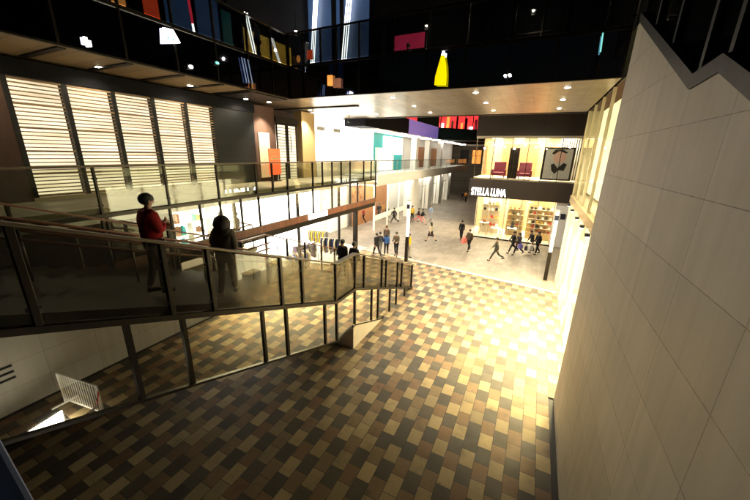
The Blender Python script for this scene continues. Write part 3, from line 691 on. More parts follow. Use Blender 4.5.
for nm, c, n in (('pink', (.6, .12, .2), 7), ('teal', (.04, .4, .42), 6), ('yellow', (.7, .5, .06), 7), ('brown', (.22, .1, .05), 7)):
    for i in range(n):
        z = random.choice((2.79, 3.34, 3.89)) + .001; y = random.choice((6.98, 7.22, 7.46, 7.98, 8.22, 8.46, 8.98, 9.22, 9.46)) + random.random() * .05; x_ = 0; h = .2 + random.random() * .2
        if (z, round(y, 1)) in used: continue
        used.add((z, round(y, 1)))
        tag(MB().box(-13.78, -13.55, y, y + .17, z, z + h).pz([(-13.7, y + .05), (-13.6, y + .05), (-13.6, y + .12), (-13.7, y + .12)], z + h, z + h + .04).build('package', cloth(c)), nm + ' package on the white mezzanine shelf', 'package', nm + ' packages on the mezzanine shelf')

def rack(x, y, rz, label, cols, n):
    t = thing('clothes_rack', label, 'clothes rack', (x, y, .02), 'clothes racks', rz, True)
    for s in (-1, 1):
        MB().tube((s * .8, 0, .0), (s * .8, 0, 1.5), .018, 8).build('post', 'inox', t)
        MB().box(s * .8 - .03, s * .8 + .03, -.25, .25, 0, .04).build('foot', 'inox', t)
    MB().tube((-.8, 0, 1.5), (.8, 0, 1.5), .018, 8).build('rail', 'inox', t)
    for i in range(n):
        cn, c, ln = cols[i % len(cols)]; xx = -.7 + 1.4 * i / (n - 1) + random.uniform(-.02, .02); wv = .2 + random.random() * .04
        L = ln * random.uniform(.9, 1.1)
        pr = [(-wv, 1.32), (-.05, 1.43), (.05, 1.43), (wv, 1.32), (wv + .05, .95), (wv + .02, .93), (wv - .05, 1.2), (wv - .02, 1.42 - L), (-wv + .02, 1.42 - L), (-wv + .05, 1.2), (-wv - .02, .93), (-wv - .05, .95)]
        g = MB().prism(pr, lambda a, b: (xx - .03, a, b), lambda a, b: (xx + .03, a, b)).tube((xx, 0, 1.43), (xx, 0, 1.485), .008, 6).build('garment', cloth(c))
        g.location = (x, y, .02); g.rotation_euler.z = rz
        tag(g, cn + ' garment hanging on the ' + label, 'garment', cn + ' garments on the ' + label.split(' rack')[0] + ' rack')
rack(-11.6, 17.2, .3, 'navy and cream rack under the white fascia sign', [('navy', (.02, .03, .09), .9), ('cream', (.6, .5, .36), .8), ('black', (.015, .015, .016), 1.0)], 12)
rack(-12.3, 15.2, 1.2, 'violet and black rack in the middle of the clothes shop', [('violet', (.10, .07, .16), .8), ('black', (.015, .015, .016), .95), ('grey', (.2, .2, .2), .85)], 12)
rack(-12.9, 12.4, .2, 'red and brown rack nearest the mezzanine', [('brown', (.14, .06, .03), 1.0), ('red', (.3, .03, .03), .9), ('black', (.015, .015, .016), .9)], 12)
rack(-11.5, 13.6, 1.4, 'pale blue and tan rack behind the stair handrail', [('blue', (.06, .12, .3), .85), ('tan', (.4, .25, .12), .9), ('white', (.75, .73, .7), .85)], 12)
rack(-13.8, 18.6, .1, 'yellow and grey rack in front of the back wall', [('yellow', (.6, .4, .05), .85), ('grey', (.2, .2, .2), .9)], 10)

# ------------------------------------------------------------------ far left: white hall, teal shop, gallery
wh = thing('white_hall', 'brilliantly lit white upper hall between the louvred doors and the teal shop', 'building', (-14, 22, 5.4))
box('glowing_wall', 'e_white', wh, -13.6, -13.25, 17.9, 26.3, 6.45, 9.3)  # emissive wall, bright by its own material
box('wall', 'white', wh, -13.7, -13.15, 17.9, 26.3, 5.41, 6.44)
for y in (18.1, 20.0): MB().box(-13.25, -13.23, y, y + .9, 8.35, 8.6).build('vent', 'grey', wh)
box('ground_wall', 'white', wh, -16.4, -16.0, 23.5, 26.4, 0, 5.1)
sb = MB().ball((-12.2, 20.4, 9.05), .1, .1, .1).tube((-12.2, 20.4, 9.13), (-12.2, 20.4, 9.335), .03, 8)
tag(sb.build('security_camera', 'steel2'), 'dark dome camera hanging below the soffit in front of the white wall', 'camera')
g = thing('gallery_block', 'two storey white shop block with a glazed balcony on the far left', 'building', (-14, 40, 0))
XB = -11.5
box('balcony_slab', 'white', g, -14.5, XB, 23.7, 60, 4.72, 5.3)
MB().box(XB - .02, XB + .03, 23.7, 60, 4.55, 5.32).build('balcony_fascia', 'white', g)
box('upper_wall', 'white', g, -14.6, -14.3, 34.6, 60, 5.3, 8.85)
for y, w_, m in ((41.5, 3.3, 'orangew'), (46.8, 5, 'orangew'), (36.5, 3.2, 'white')):
    MB().box(-14.29, -14.24, y, y + w_, 5.3, 7.9).build('shop_bay', m, g)
for y, w_ in ((40.6, .8), (51.9, 1.2)): MB().box(-14.29, -14.2, y, y + w_, 5.3, 7.9).build('red_panel', 'red', g)
for y in (35.3, 40.1, 45.6):
    MB().box(-12.9, -12.3, y - .4, y + .4, 5.3, 8.85).build('column', 'white', g)
tf = thing('teal_shop', 'teal framed upper shop front with a white arched window', 'shop', (-13.8, 30, 5.3))
box('wall', 'teal', tf, -14.2, -13.8, 26.4, 34.5, 5.3, 8.85)
box('white_panel', 'e_white', tf, -13.79, -13.74, 29.5, 34.4, 6.9, 8.6)
box('window_frame', 'white', tf, -13.79, -13.7, 27.8, 32.0, 5.35, 7.5)
box('window', 'e_cream', tf, -13.69, -13.67, 28.2, 31.6, 5.4, 7.3)
mu = MB()
for i in range(6): mu.box(-13.668, -13.64, 28.2 + i * .66, 28.26 + i * .66, 5.4, 7.3)
mu.box(-13.664, -13.645, 28.2, 31.6, 6.3, 6.36); mu.build('window_bars', 'white', tf)
b = thing('glass_balustrade', 'pale clear glass balustrade on the far white balcony', 'balustrade', (XB, 42, 5.3))
MB().box(XB - .04, XB + .02, 23.7, 60, 6.38, 6.44).build('handrail', 'rail', b)
yy = [23.75 + i * 2.0 for i in range(19)]
for y0, y1 in zip(yy[:-1], yy[1:]):
    MB().box(XB - .015, XB, y0 + .02, y1 - .02, 5.33, 6.37).build('glass_panel', 'glass', b)
    MB().box(XB - .03, XB, y0 - .015, y0 + .015, 5.32, 6.38).build('post', 'inox', b)
# ground floor bays of the gallery block
box('ground_ceiling', 'white', g, -16, -11.6, 23.7, 60, 4.4, 4.54)
box('ground_back_wall', 'white', g, -16.4, -16.2, 26.4, 60, 0, 4.4)
for y in (25, 28, 31, 34, 37.5, 41, 44.5, 48, 52):
    MB().box(-15.5, -12.2, y, y + 1.2, 4.33, 4.398).build('ceiling_light', 'e_ceil', g)
box('orange_shop_wall', 'orangew', g, -15.6, -15.4, 26.6, 34.5, 0, 4.2)
for y in (26.3, 29.3, 32.2): MB().box(-13.1, -12.95, y - .06, y + .06, 0, 4.4).build('shopfront_post', 'white', g)
MB().box(-13.03, -13.0, 26.3, 34.6, .9, 1.4).build('window_band', 'white', g)
MB().box(-13.02, -13.01, 26.3, 34.6, 0.05, 4.3).build('window', 'glass', g)
for y0, y1 in ((34.7, 38.0), (41.6, 43.2), (46.8, 48.4), (52.0, 53.6)): MB().box(-13.4, -12.6, y0, y1, 0, 4.4).build('pier', 'white', g)
for y0, y1 in ((38.0, 41.6), (43.2, 46.8), (48.4, 52.0)):
    wd = MB().box(-13.1, -13.08, y0, y1, .1, 4.3).build('window', 'glass', g)
    fr = MB()
    for k in range(4): fr.box(-13.12, -13.04, y0 + (y1 - y0) * k / 3 - .04, y0 + (y1 - y0) * k / 3 + .04, 0, 4.35)
    fr.box(-13.12, -13.04, y0, y1, 3.0, 3.08); fr.build('window_frame', 'inox', wd)
for y in range(25, 58, 4):  # light strips added to brighten the gallery walls and balcony underside
    MB().box(-12.6, -11.75, y, y + 1.4, 8.70, 8.79).build('ceiling_light', 'e_ceil', g)
    MB().box(-12.5, -11.75, y, y + 1.6, 4.48, 4.537).build('added_soffit_light', 'e_ceil', g)
box('upper_ceiling', 'white', g, -14.5, -11.56, 23.7, 60, 8.795, 8.845)
# third level band above the far balcony
tb = thing('upper_gallery', 'dark and violet upper gallery band with a red lit shop above the far balcony', 'building', (-12, 36, 9))
box('dark_fascia', 'black', tb, -14.5, XB, 21.5, 30.2, 8.85, 10.15)
box('violet_fascia', 'e_violet', tb, -14.5, XB + .02, 30.2, 40.2, 8.85, 10.15)
MB().pz([(-14.5, 40.22), (XB, 40.22), (-6.9, 45.4), (-6.9, 47), (-14.5, 47)], 8.8, 10.15).build('corner_fascia', 'darkteal', tb)
MB().pz([(XB - .3, 41.4), (-7.3, 46.2), (-7.3, 46.4), (XB - .3, 41.7)], 10.2, 13).build('red_shop', 'e_redshop', tb)
for i, (m_, w_, h_) in enumerate((('e_sign', .25, .5), ('e_orange', .6, 1.3), ('teal', .3, .9), ('black', .28, 1.4), ('e_orange', .4, .7), ('black', .3, 1.3), ('e_sign', .7, .3), ('maroon', .6, 1.2), ('black', .26, 1.35))):
    t_ = (i + .5) / 9; MB().bar((-11.6 + 4.2 * t_, 41.3 + 4.7 * t_, 10.2), (-11.6 + 4.2 * t_, 41.3 + 4.7 * t_, 10.2 + h_), w_, .1, (.66, .75, 0)).build('display', m_, tb)
box('side_shop', 'e_redshop', tb, -14.4, -14.2, 33, 40, 10.2, 12.8)
for i in range(6):
    MB().box(XB - .1 + i * .8, XB + .0 + i * .8, 41.2 + i * .93, 41.3 + i * .93, 10.16, 12.8).build('post', 'steel2', tb)
ab = thing('brick_building', 'dark brick building closing the alley behind the lettered shop', 'building', (-8, 64, 0))
box('wall', 'brick', ab, -16, 4, 62, 64, 0, 14)
for x in (-13.2, -11.0, -8.8, -6.6):
    wf = MB().box(x, x + 1.5, 61.9, 61.99, 5.6, 7.9).build('window', 'e_orange' if x in (-11.0, -8.8) else 'steel2', ab)
    MB().box(x + .72, x + .78, 61.86, 61.9, 5.6, 7.9).box(x, x + 1.5, 61.86, 61.9, 6.9, 6.96).build('window_bars', 'steel2', wf)
box('canopy', 'white', ab, -13, -5, 60.5, 61.99, 8.6, 8.85)

# ------------------------------------------------------------------ lettered shop straight ahead
XS0, XS1, YS = -4.95, 3.0, 29.0
sl = thing('lettered_shop', 'two storey glass shop with dark brown bands and white lit lettering', 'shop', (-1, 32, 0))
box('fascia', 'darkfascia', sl, XS0 - .15, XS1, YS - .35, YS + .1, 3.62, 5.12)
box('upper_fascia', 'darkfascia', sl, XS0, XS1 + .1, YS - .3, YS + .1, 8.55, 10.2)
box('upper_block', 'black', sl, XS0, XS1 + 4, YS + .1, 44, 8.9, 13)
box('side_wall', 'brick', sl, XS0 - .1, XS0 + .1, YS + 5, 46, 0, 8.9)
box('back_wall', 'tan', sl, XS0, XS1 + 3, YS + 4.6, YS + 4.8, 0, 8.9)
box('right_wall', 'cream', sl, XS1 + .6, XS1 + .8, YS, YS + 4.6, 0, 8.9)
box('floor', 'cream', sl, XS0, XS1 + .6, YS, YS + 4.6, -.05, .06)
box('first_floor', 'cream', sl, XS0, XS1 + .6, YS + .11, YS + 4.6, 4.4, 5.2)
box('ceiling', 'white', sl, XS0, XS1 + .6, YS + .11, YS + 4.6, 8.62, 8.85)
box('step', 'steel2', sl, XS0 + .5, 1.75, YS - .12, YS + .06, 0.004, .1)
for i, x in enumerate((-4.2, -2.3, -.4, 1.5)):
    MB().box(x, x + .9, YS + .5, YS + 4.2, 4.3, 4.39).build('ceiling_light', 'e_warm', sl)
    MB().box(x, x + .9, YS + .6, YS + 4.2, 8.55, 8.615).build('ceiling_light', 'e_warm', sl)
for x in (-4.35, -3.3, -2.0, -.75, .45, 1.65):
    MB().box(x - .03, x + .03, YS - .04, YS + .05, .1, 3.62).build('mullion', 'cream', sl)
MB().box(1.72, 2.95, YS - .05, YS + .3, 0.0, 3.62).build('pier', 'white', sl)
for x0, x1 in zip((-4.35, -3.3, -2.0, -.75, .45), (-3.3, -2.0, -.75, .45, 1.65)):
    MB().box(x0 + .03, x1 - .03, YS, YS + .015, .1, 3.62).build('window', 'glass', sl)
ux = (-4.9, -3.5, -2.1, -.9, .25, 1.4, 2.95)
for x in ux: MB().box(x - .025, x + .025, YS - .02, YS + .06, 5.12, 8.55).build('mullion', 'steel', sl)
for x0, x1 in zip(ux[:-1], ux[1:]): MB().box(x0 + .03, x1 - .03, YS, YS + .015, 5.12, 8.55).build('window', 'glass', sl)
box('cornice', 'cream', sl, XS0 + .05, XS1, YS - .34, YS - .02, 8.36, 8.54)
lettering('STELLA LUNA', .86, 'e_sign', sl, (-4.85, YS - .36, 3.78), ROT_FRONT, .03, 'sign_lettering', 2.78, .012)
MB().box(-4.7, -4.55, YS + 4.4, YS + 4.55, 5.3, 8.0).box(-3.2, -.2, YS + 4.45, YS + 4.58, 5.2, 8.1).build('wall_panel', 'orangew', sl)
MB().box(1.4, 3.4, YS + 2.4, YS + 2.5, 5.2, 8.6).build('drape', 'grey', sl)
ps = MB().box(2.15, 2.5, YS - .075, YS - .052, 2.3, 2.75).build('notice_plate', 'navy', sl)
wd = thing('wardrobe', 'tall dark wardrobe between the two maroon armchairs upstairs', 'wardrobe', (-1.9, YS + 1.2, 5.2))
box('carcass', 'brownwall', wd, -2.3, -1.55, YS + 1.0, YS + 1.5, 5.2, 7.7); box('door', 'steel', wd, -2.26, -1.95, YS + .96, YS + .995, 5.3, 7.6); box('door', 'steel', wd, -1.92, -1.6, YS + .96, YS + .995, 5.3, 7.6)
def armchair(x, y, z, label):
    t = thing('armchair', label, 'armchair', (x, y, z), 'maroon armchairs upstairs')
    box('seat', 'maroon', t, x - .42, x + .42, y - .4, y + .35, z + .22, z + .5, bevel=.05)
    MB().px([(y + .28, z + .3), (y + .46, z + .3), (y + .58, z + 1.35), (y + .42, z + 1.35)], x - .48, x + .48).build('backrest', 'maroon', t, bevel=.05)
    for s in (-1, 1):
        MB().box(x + s * .49 - .07, x + s * .49 + .07, y - .4, y + .4, z + .2, z + .72).build('armrest', 'maroon', t, bevel=.04)
        for q in (-.33, .33): MB().tube((x + s * .42, y + q, z), (x + s * .42, y + q, z + .22), .025, 8).build('leg', 'steel', t)
armchair(-2.95, YS + .75, 5.2, 'maroon armchair left of the dark wardrobe'); armchair(-.95, YS + .75, 5.2, 'maroon armchair right of the dark wardrobe')
po = thing('portrait_poster', 'grey framed fashion portrait poster standing in the upstairs window', 'poster', (1.3, YS + .5, 5.2))
box('frame', 'steel', po, .25, 2.35, YS + .44, YS + .5, 5.25, 7.75)
box('sheet', 'grey', po, .38, 2.22, YS + .425, YS + .438, 5.38, 7.62)
MB().py([(.9, 6.9), (1.0, 7.35), (1.3, 7.5), (1.7, 7.4), (1.85, 7.0), (1.7, 6.7), (1.35, 6.55), (1.05, 6.65)], YS + .415, YS + .424).build('face_print', pm('pale_pink_print', (.55, .33, .28), .6), po)
MB().py([(.85, 6.45), (1.05, 6.55), (1.35, 6.2), (1.7, 6.6), (1.95, 6.5), (1.8, 6.0), (1.45, 6.05), (1.2, 5.75), (.95, 6.0)], YS + .405, YS + .414).build('bow_print', 'black', po)
MB().py([(.8, 7.3), (1.0, 7.58), (1.5, 7.6), (1.9, 7.35), (1.75, 7.3), (1.3, 7.48), (.95, 7.2)], YS + .405, YS + .414).build('hair_print', 'black', po)
# ground floor display
dw = thing('shelf_unit', 'gold display wall with shelves full of bags on the ground floor', 'shelf', (.9, YS + 1.4, .06))
box('back_panel', 'gold', dw, -.2, 2.3, YS + 1.6, YS + 1.66, .06, 3.4)
for z in (.7, 1.1, 1.5, 1.9, 2.3, 2.7): MB().box(-.15, 2.25, YS + 1.35, YS + 1.6, z - .03, z).build('shelf', 'cream', dw)
bagc = [('brown', (.2, .09, .04)), ('white', (.75, .72, .68)), ('black', (.02, .02, .02)), ('gold', (.5, .32, .08)), ('red', (.35, .04, .03))]
def shopbag(x, y, z, c, s=1.0):
    k = MB().py([(x - .11 * s, z), (x + .11 * s, z), (x + .085 * s, z + .19 * s), (x - .085 * s, z + .19 * s)], y - .06 * s, y + .06 * s)
    for a, d in (((x - .06 * s, y, z + .19 * s), (x - .04 * s, y, z + .28 * s)), ((x - .04 * s, y, z + .28 * s), (x + .04 * s, y, z + .28 * s)), ((x + .04 * s, y, z + .28 * s), (x + .06 * s, y, z + .19 * s))): k.tube(a, d, .008 * s, 6)
    return k.build('handbag', cloth(c))
for z in (.7, 1.1, 1.5, 1.9, 2.3, 2.7):
    for i in range(7):
        cn, c = random.choice(bagc); x = .0 + i * .32 + random.uniform(-.03, .03)
        tag(shopbag(x, YS + 1.47, z + .001, c, random.uniform(.85, 1.15)), cn + ' handbag on the gold display wall', 'handbag', cn + ' handbags on the display wall')
def display(x0, x1, zs, nm, back):
    t = thing('shelf_unit', nm, 'shelf', ((x0 + x1) / 2, YS + 1.8, .06), 'display walls of the lettered shop')
    box('back_panel', back, t, x0, x1, YS + 2.1, YS + 2.15, .06, 3.5)
    for z in zs: MB().box(x0 + .05, x1 - .05, YS + 1.85, YS + 2.1, z - .03, z).build('shelf', 'gold', t)
    for z in zs:
        k = int((x1 - x0 - .2) / .34)
        for i in range(k):
            cn, c = random.choice(bagc)
            tag(shopbag(x0 + .25 + i * .34, YS + 1.97, z + .001, c, random.uniform(.7, 1.25)), cn + ' handbag on the ' + nm, 'handbag', cn + ' handbags on the ' + nm)
display(-4.1, -2.5, (.8, 1.5, 2.2, 2.75), 'cream display wall by the left window', 'cream')
display(-1.9, -.5, (.6, 1.05, 1.5, 2.0, 2.5), 'tan display wall behind the middle window', 'tan')
for i in range(9):
    x = -4.3 + i * .78; z = (7.6, 7.9, 7.75)[i % 3]
    t = thing('pendant_lamp', 'small round pendant lamp hanging in the upstairs shop window', 'lamp', (x, YS + .5, z), 'pendant lamps upstairs')
    MB().ball((x, YS + .5, z), .08, .08, .08).build('globe', 'e_ceil', t); MB().tube((x, YS + .5, z + .075), (x, YS + .5, 8.61), .007, 6).build('cord', 'steel', t)
for i in range(12): MB().box(1.5 + i * .16, 1.56 + i * .16, YS + 2.36, YS + 2.398, 5.2, 8.6).build('drape_fold', 'steel', sl)
for i, (x, l) in enumerate(((-3.7, 'tall narrow white display table by the left window'), (-2.6, 'low white display table second from the left window'), (-1.3, 'white display table in front of the middle window'))):
    t = thing('display_table', l, 'table', (x, YS + 1.3, .06), 'display tables'); h = (1.1, .7, .85)[i]
    box('tabletop', 'white', t, x - .4, x + .4, YS + 1.0, YS + 1.6, h, h + .06)
    for sx in (-.35, .35):
        for sy in (1.05, 1.55): MB().box(x + sx - .02, x + sx + .02, YS + sy - .02, YS + sy + .02, .06, h).build('leg', 'gold', t)
    tag(shopbag(x, YS + 1.3, h + .061, bagc[i][1], 1.4), bagc[i][0] + ' handbag on the ' + l, 'handbag', 'handbags on display tables')
ad = thing('advert_panel', 'white lit panel beside the lettered shop at the right end', 'panel', (2.3, YS - .2, 0))

bpy.data.objects.remove(ad)

# ------------------------------------------------------------------ luminous columns
def pole(x, y, label):
    t = thing('light_column', label, 'street lamp', (x, y, 0), 'luminous street columns')
    MB().box(x - .10, x + .10, y - .10, y + .10, 0, 1.75).build('shaft', 'steel', t, bevel=.01)
    MB().box(x - .085, x + .085, y - .085, y + .085, 1.755, 4.1).build('light_shaft', 'e_pole', t)
    MB().box(x - .10, x + .10, y - .10, y + .10, 4.1, 4.2).build('cap', 'grey', t)
    MB().box(x - .10, x + .10, y - .12, y - .087, 3.62, 3.9).build('plate', 'navy', t)
pole(1.35, 20.4, 'luminous column with dark foot in front of the right shop'); pole(-7.1, 19.4, 'luminous column with dark foot beside the group on the plaza')

# ------------------------------------------------------------------ barrier under the camera (seen in the mirrored panels)
cb = thing('crowd_barrier', 'white steel crowd barrier standing at the foot of the stone wall', 'barrier', (0, 2.9, 0))
MB().tube((-.9, 3.04, 1.0), (.65, 2.8, 1.0), .022, 8).tube((-.9, 3.04, .15), (.65, 2.8, .15), .022, 8).tube((-.9, 3.04, .0), (-.9, 3.04, 1.0), .022, 8).tube((.65, 2.8, 0), (.65, 2.8, 1.0), .022, 8).build('frame', 'whitepaint', cb)
v = MB()
for i in range(1, 16): 
    t = i / 16; v.tube((-.9 + 1.55 * t, 3.04 - .24 * t, .15), (-.9 + 1.55 * t, 3.04 - .24 * t, 1.0), .011, 6)
v.build('bars', 'whitepaint', cb)
for x, y in ((-.9, 3.04), (.65, 2.8)): MB().box(x - .03, x + .03, y - .3, y + .3, .006, .04).build('foot', 'whitepaint', cb)
tp = thing('warning_tape', 'red and white warning tape trailing from the crowd barrier', 'tape', (-1.2, 2.6, 0))
pts = [(-.93, 3.04, .85), (-1.15, 2.88, .62), (-1.1, 2.7, .5), (-.95, 2.5, .33), (-.8, 2.38, .2), (-.62, 2.33, .06)]
for i, (a, c) in enumerate(zip(pts[:-1], pts[1:])): MB().bar(a, c, .01, .07).build('stripe', 'tape_red' if i % 2 == 0 else 'whitepaint', tp)
wl = thing('glow_panel', 'flat white glowing panel lying on the pavers by the crowd barrier', 'lamp', (-.2, 2.1, 0))  # white board made emissive; also brightens the barrier
q = [(-.30, 1.75, .03), (.2, 1.9, .03), (-.08, 2.5, .30), (-.60, 2.35, .20)]
MB().add([(a, b_, c - .012) for a, b_, c in q] + [(a, b_, c + .012) for a, b_, c in q], [(3, 2, 1, 0), (4, 5, 6, 7), (0, 1, 5, 4), (1, 2, 6, 5), (2, 3, 7, 6), (3, 0, 4, 7)]).build('light_panel', 'e_glow_panel', wl)
MB().tube((.2, 1.9, .03), (-.08, 2.5, .30), .018, 8).tube((-.30, 1.75, .03), (-.60, 2.35, .20), .018, 8).tube((-.08, 2.5, .30), (-.08, 2.55, .0), .015, 8).tube((-.60, 2.35, .20), (-.60, 2.4, .0), .015, 8).build('frame', 'steel2', wl)

# ------------------------------------------------------------------ people
def skin_mesh(name, nodes, edges, sub=1):
    """nodes: list of (co, radius or (rx, ry)); node 0 is the root"""
    me = bpy.data.meshes.new(name); me.from_pydata([tuple(n[0]) for n in nodes], edges, [])
    o = bpy.data.objects.new(name, me); COL.objects.link(o)
    o.modifiers.new('Skin', 'SKIN'); s = o.modifiers.new('Subdivision', 'SUBSURF'); s.levels = sub; s.render_levels = sub
    for i, n in enumerate(nodes):
        r = n[1]; d = me.skin_vertices[0].data[i]; d.radius = (r, r) if isinstance(r, (int, float)) else r; d.use_root = (i == 0)
    bpy.context.view_layer.update()
    out = bpy.data.meshes.new_from_object(o.evaluated_get(bpy.context.evaluated_depsgraph_get()))
    bpy.data.objects.remove(o); bpy.data.meshes.remove(me)
    out.name = name; out.polygons.foreach_set('use_smooth', [True] * len(out.polygons))
    return out
def person(label, group, loc, heading, top, legs, H=1.7, stride=.45, phase=1, coat=.88, hair='short', bare=False, skirt=None, arms=(None, None), lean=0, face=False, bulk=1.0, hairc=None, elbow=.35, fold=False):
    k = H / 1.7
    t = thing('person', label, 'person', loc, group, heading, True)
    V = Vector
    hip = []; nodes = []; edges = []
    def N(co, r, prev=None):
        nodes.append((V(co) * k, r * k if isinstance(r, (int, float)) else (r[0] * k, r[1] * k))); i = len(nodes) - 1
        if prev is not None: edges.append((prev, i))
        return i
    a = {1: stride * phase, -1: -stride * phase}
    def leg(s):
        an = a[s]; bend = .12 + (stride * .9 if an < 0 else .1 * stride)
        h = V((s * .09, 0, .90)); kn = h + .42 * V((0, math.sin(an), -math.cos(an))); ak = kn + .41 * V((0, math.sin(an - bend), -math.cos(an - bend)))
        toe = ak + V((s * .02, .15, -.045 if an >= 0 else -.07)); return h, kn, ak, toe
    L = {s: leg(s) for s in (-1, 1)}
    low = min(min(L[s][2].z - .075, L[s][3].z - .03) for s in L); dz = -low
    up_ = lambda v, f=1: V((v[0], v[1], v[2] + dz))
    sh = math.sin(lean)
    tor = lambda z, y=0: V((0, y + sh * (z - .92), z + dz))
    pel = N(tor(.93), .10); wa = N(tor(1.08, .01), .095, pel); ch = N(tor(1.28), .115, wa); nb = N(tor(1.43, -.01), .062, ch)
    ne = N(tor(1.50, .012), .050, nb); jw = N(tor(1.555, .035), (.062, .060), ne); hd = N(tor(1.615, .028), (.083, .088), jw); cr = N(tor(1.672, .012), (.066, .070), hd)
    hc = tor(1.62, .025)
    N(hc + V((0, .105, -.012)), .014, hd)
    armP = {}
    for s in (-1, 1):
        h, kn, ak, toe = [up_(v) for v in L[s]]
        i = N(h, .085, pel); j = N((h + kn) / 2, .072, i); i2 = N(kn, .054, j); j2 = N((kn * .6 + ak * .4) + V((0, -.015, 0)), .052, i2); i3 = N(ak, .036, j2); N(toe, .034, i3)
        an = arms[0 if s < 0 else 1]; an = -a[s] * .8 if an is None else an
        so = tor(1.39) + V((s * .165, 0, 0)); eb = elbow if arms[0 if s < 0 else 1] is None else 1.1 if an > .2 else .2
        el = so + .28 * V((s * .12, math.sin(an), -math.cos(an))); wr = el + .24 * V((-s * .04, math.sin(an + eb), -math.cos(an + eb)))
        if fold: wr = el + V((-s * .17, .15, .08 + .03 * s))
        d = (wr - el).normalized(); pm_ = wr + d * .055
        i = N(so, .052, ch); j = N(el, .040, i); q = N(wr, .026, j); p = N(pm_, (.030, .022), q)
        side = V((s, 0, 0)).cross(d); side.normalize(); fwd = d.cross(V((s, 0, 0))).normalized()
        for f_, ln in ((-.024, .058), (-.008, .068), (.008, .064), (.024, .050)):
            b0 = pm_ + fwd * f_ + d * .03; b1 = b0 + d * ln * .55 + V((-s, 0, 0)) * .008; b2 = b1 + d * ln * .4 + V((-s, 0, 0)) * .022
            u = N(b0, .0095, p); u = N(b1, .0088, u); N(b2, .0075, u)
        u = N(wr + d * .03 + fwd * .032, .011, q); N(wr + d * .072 + fwd * .046 + V((-s, 0, 0)) * .012, .009, u)
        armP[s] = (so, el, wr, d)
    body = skin_mesh('body', nodes, edges)
    body.materials.append(SKIN); ob = bpy.data.objects.new('body', body); COL.objects.link(ob); ob.parent = t
    # jacket
    nodes, edges = [], []
    W = bulk
    c = N(tor(1.28), (.155 * W, .125 * W)); b_ = N(tor(1.42, -.01), (.085, .08), c); N(tor(1.475, 0), .066, b_)
    w2 = N(tor(1.08, .01), (.135 * W, .12 * W), c); h2 = N(tor(.95), (.15 * W, .13 * W), w2); last = h2
    if coat < .9:
        last = N(tor(coat), (.16 * W, .14 * W), h2)
        if coat < .7: pass
    for s in (-1, 1):
        so, el, wr, d = armP[s]
        i = N(so, .074 * W, c); m_ = N((so + el) / 2, .066 * W, i); j = N(el, .058 * W, m_); N(wr - d * .015, .044 * W, j)
    jm = skin_mesh('jacket', nodes, edges); jm.materials.append(cloth(top)); o = bpy.data.objects.new('jacket', jm); COL.objects.link(o); o.parent = t
    # trousers or skirt
    nodes, edges = [], []
    pl = N(tor(.97), (.125, .115))
    for s in (-1, 1):
        h, kn, ak, toe = [up_(v) for v in L[s]]
        i = N(h, .098, pl); i1 = N((h + kn) / 2, .085, i); i2 = N(kn, .068, i1)
        if not bare: N(ak + V((0, 0, .04)), .056, N((kn + ak) / 2, .064, i2))
    tm = skin_mesh('trousers', nodes, edges); tm.materials.append(cloth(legs)); o = bpy.data.objects.new('shorts' if bare else 'trousers', tm); COL.objects.link(o); o.parent = t
    if skirt:
        mb = MB(); n = 14; rr = [(1.0, .15), (.8, .19), (.62, .24)]
        vs = []; 
        for z, r in rr: vs += [tor(z) * k + V((math.cos(2 * PI * i / n) * r * k, math.sin(2 * PI * i / n) * r * .85 * k, 0)) for i in range(n)]
        mb.add(vs, [(j * n + i, j * n + (i + 1) % n, (j + 1) * n + (i + 1) % n, (j + 1) * n + i) for j in range(2) for i in range(n)])
        mb.build('skirt', cloth(skirt), t, True)
    for s in (-1, 1):
        h, kn, ak, toe = [up_(v) * k for v in L[s]]
        nodes, edges = [], []
        kk = k; q = [ak / kk + V((0, -.05, -.03)), ak / kk + V((0, .05, -.028)), toe / kk + V((0, .03, .0))]
        i = N(q[0], .045); i = N(q[1], .048, i); N(q[2], .04, i)
        sm = skin_mesh('shoe', nodes, edges); sm.materials.append(cloth((.02, .018, .016))); o = bpy.data.objects.new('shoe', sm); COL.objects.link(o); o.parent = t
    # hair
    hcw = hc * k; mb = MB()
    mb.ball(hcw + V((0, -.012 * k, .022 * k)), .098 * k, .112 * k, .105 * k, 14, 10, lambda v: v.z > -.02 * k or (v.y < -.0 * k and v.z > -.085 * k))
    if hair == 'long':
        mb.ball(hcw + V((0, -.06 * k, -.10 * k)), .105 * k, .06 * k, .21 * k, 12, 8)
    if hair == 'big':
        mb.ball(hcw + V((0, -.03 * k, -.03 * k)), .175 * k, .16 * k, .19 * k, 14, 8, lambda v: v.y < .04 * k or v.z > .06 * k)
        mb.ball(hcw + V((0, -.075 * k, -.20 * k)), .19 * k, .085 * k, .20 * k, 12, 8)
    if hair == 'bun': mb.ball(hcw + V((0, -.09 * k, .09 * k)), .045 * k, .045 * k, .045 * k)
    mb.build('hair', cloth(hairc) if hairc else HAIR, t, True)
    if face:
        for s in (-1, 1): MB().ball(hcw + V((s * .032 * k, .083 * k, .008 * k)), .012 * k, .008 * k, .007 * k).build('eye', DARKEYE, t, True)
        MB().ball(hcw + V((0, .088 * k, -.052 * k)), .022 * k, .009 * k, .007 * k).build('mouth', LIP, t, True)
        for s in (-1, 1): MB().ball(hcw + V((s * .085 * k, .0, -.01 * k)), .012 * k, .02 * k, .03 * k).build('ear', SKIN, t, True)
    return t
BK = (.014, .014, .016); DN = (.03, .04, .07)
def tz(y): 
    if y < 7.9: return zat(fl, y) + TR + .06
    if y < 9.1: return 2.36 + TR
    return max(.0, zat(fl, y) + TR - .06)
PG = 'people on the staircase'
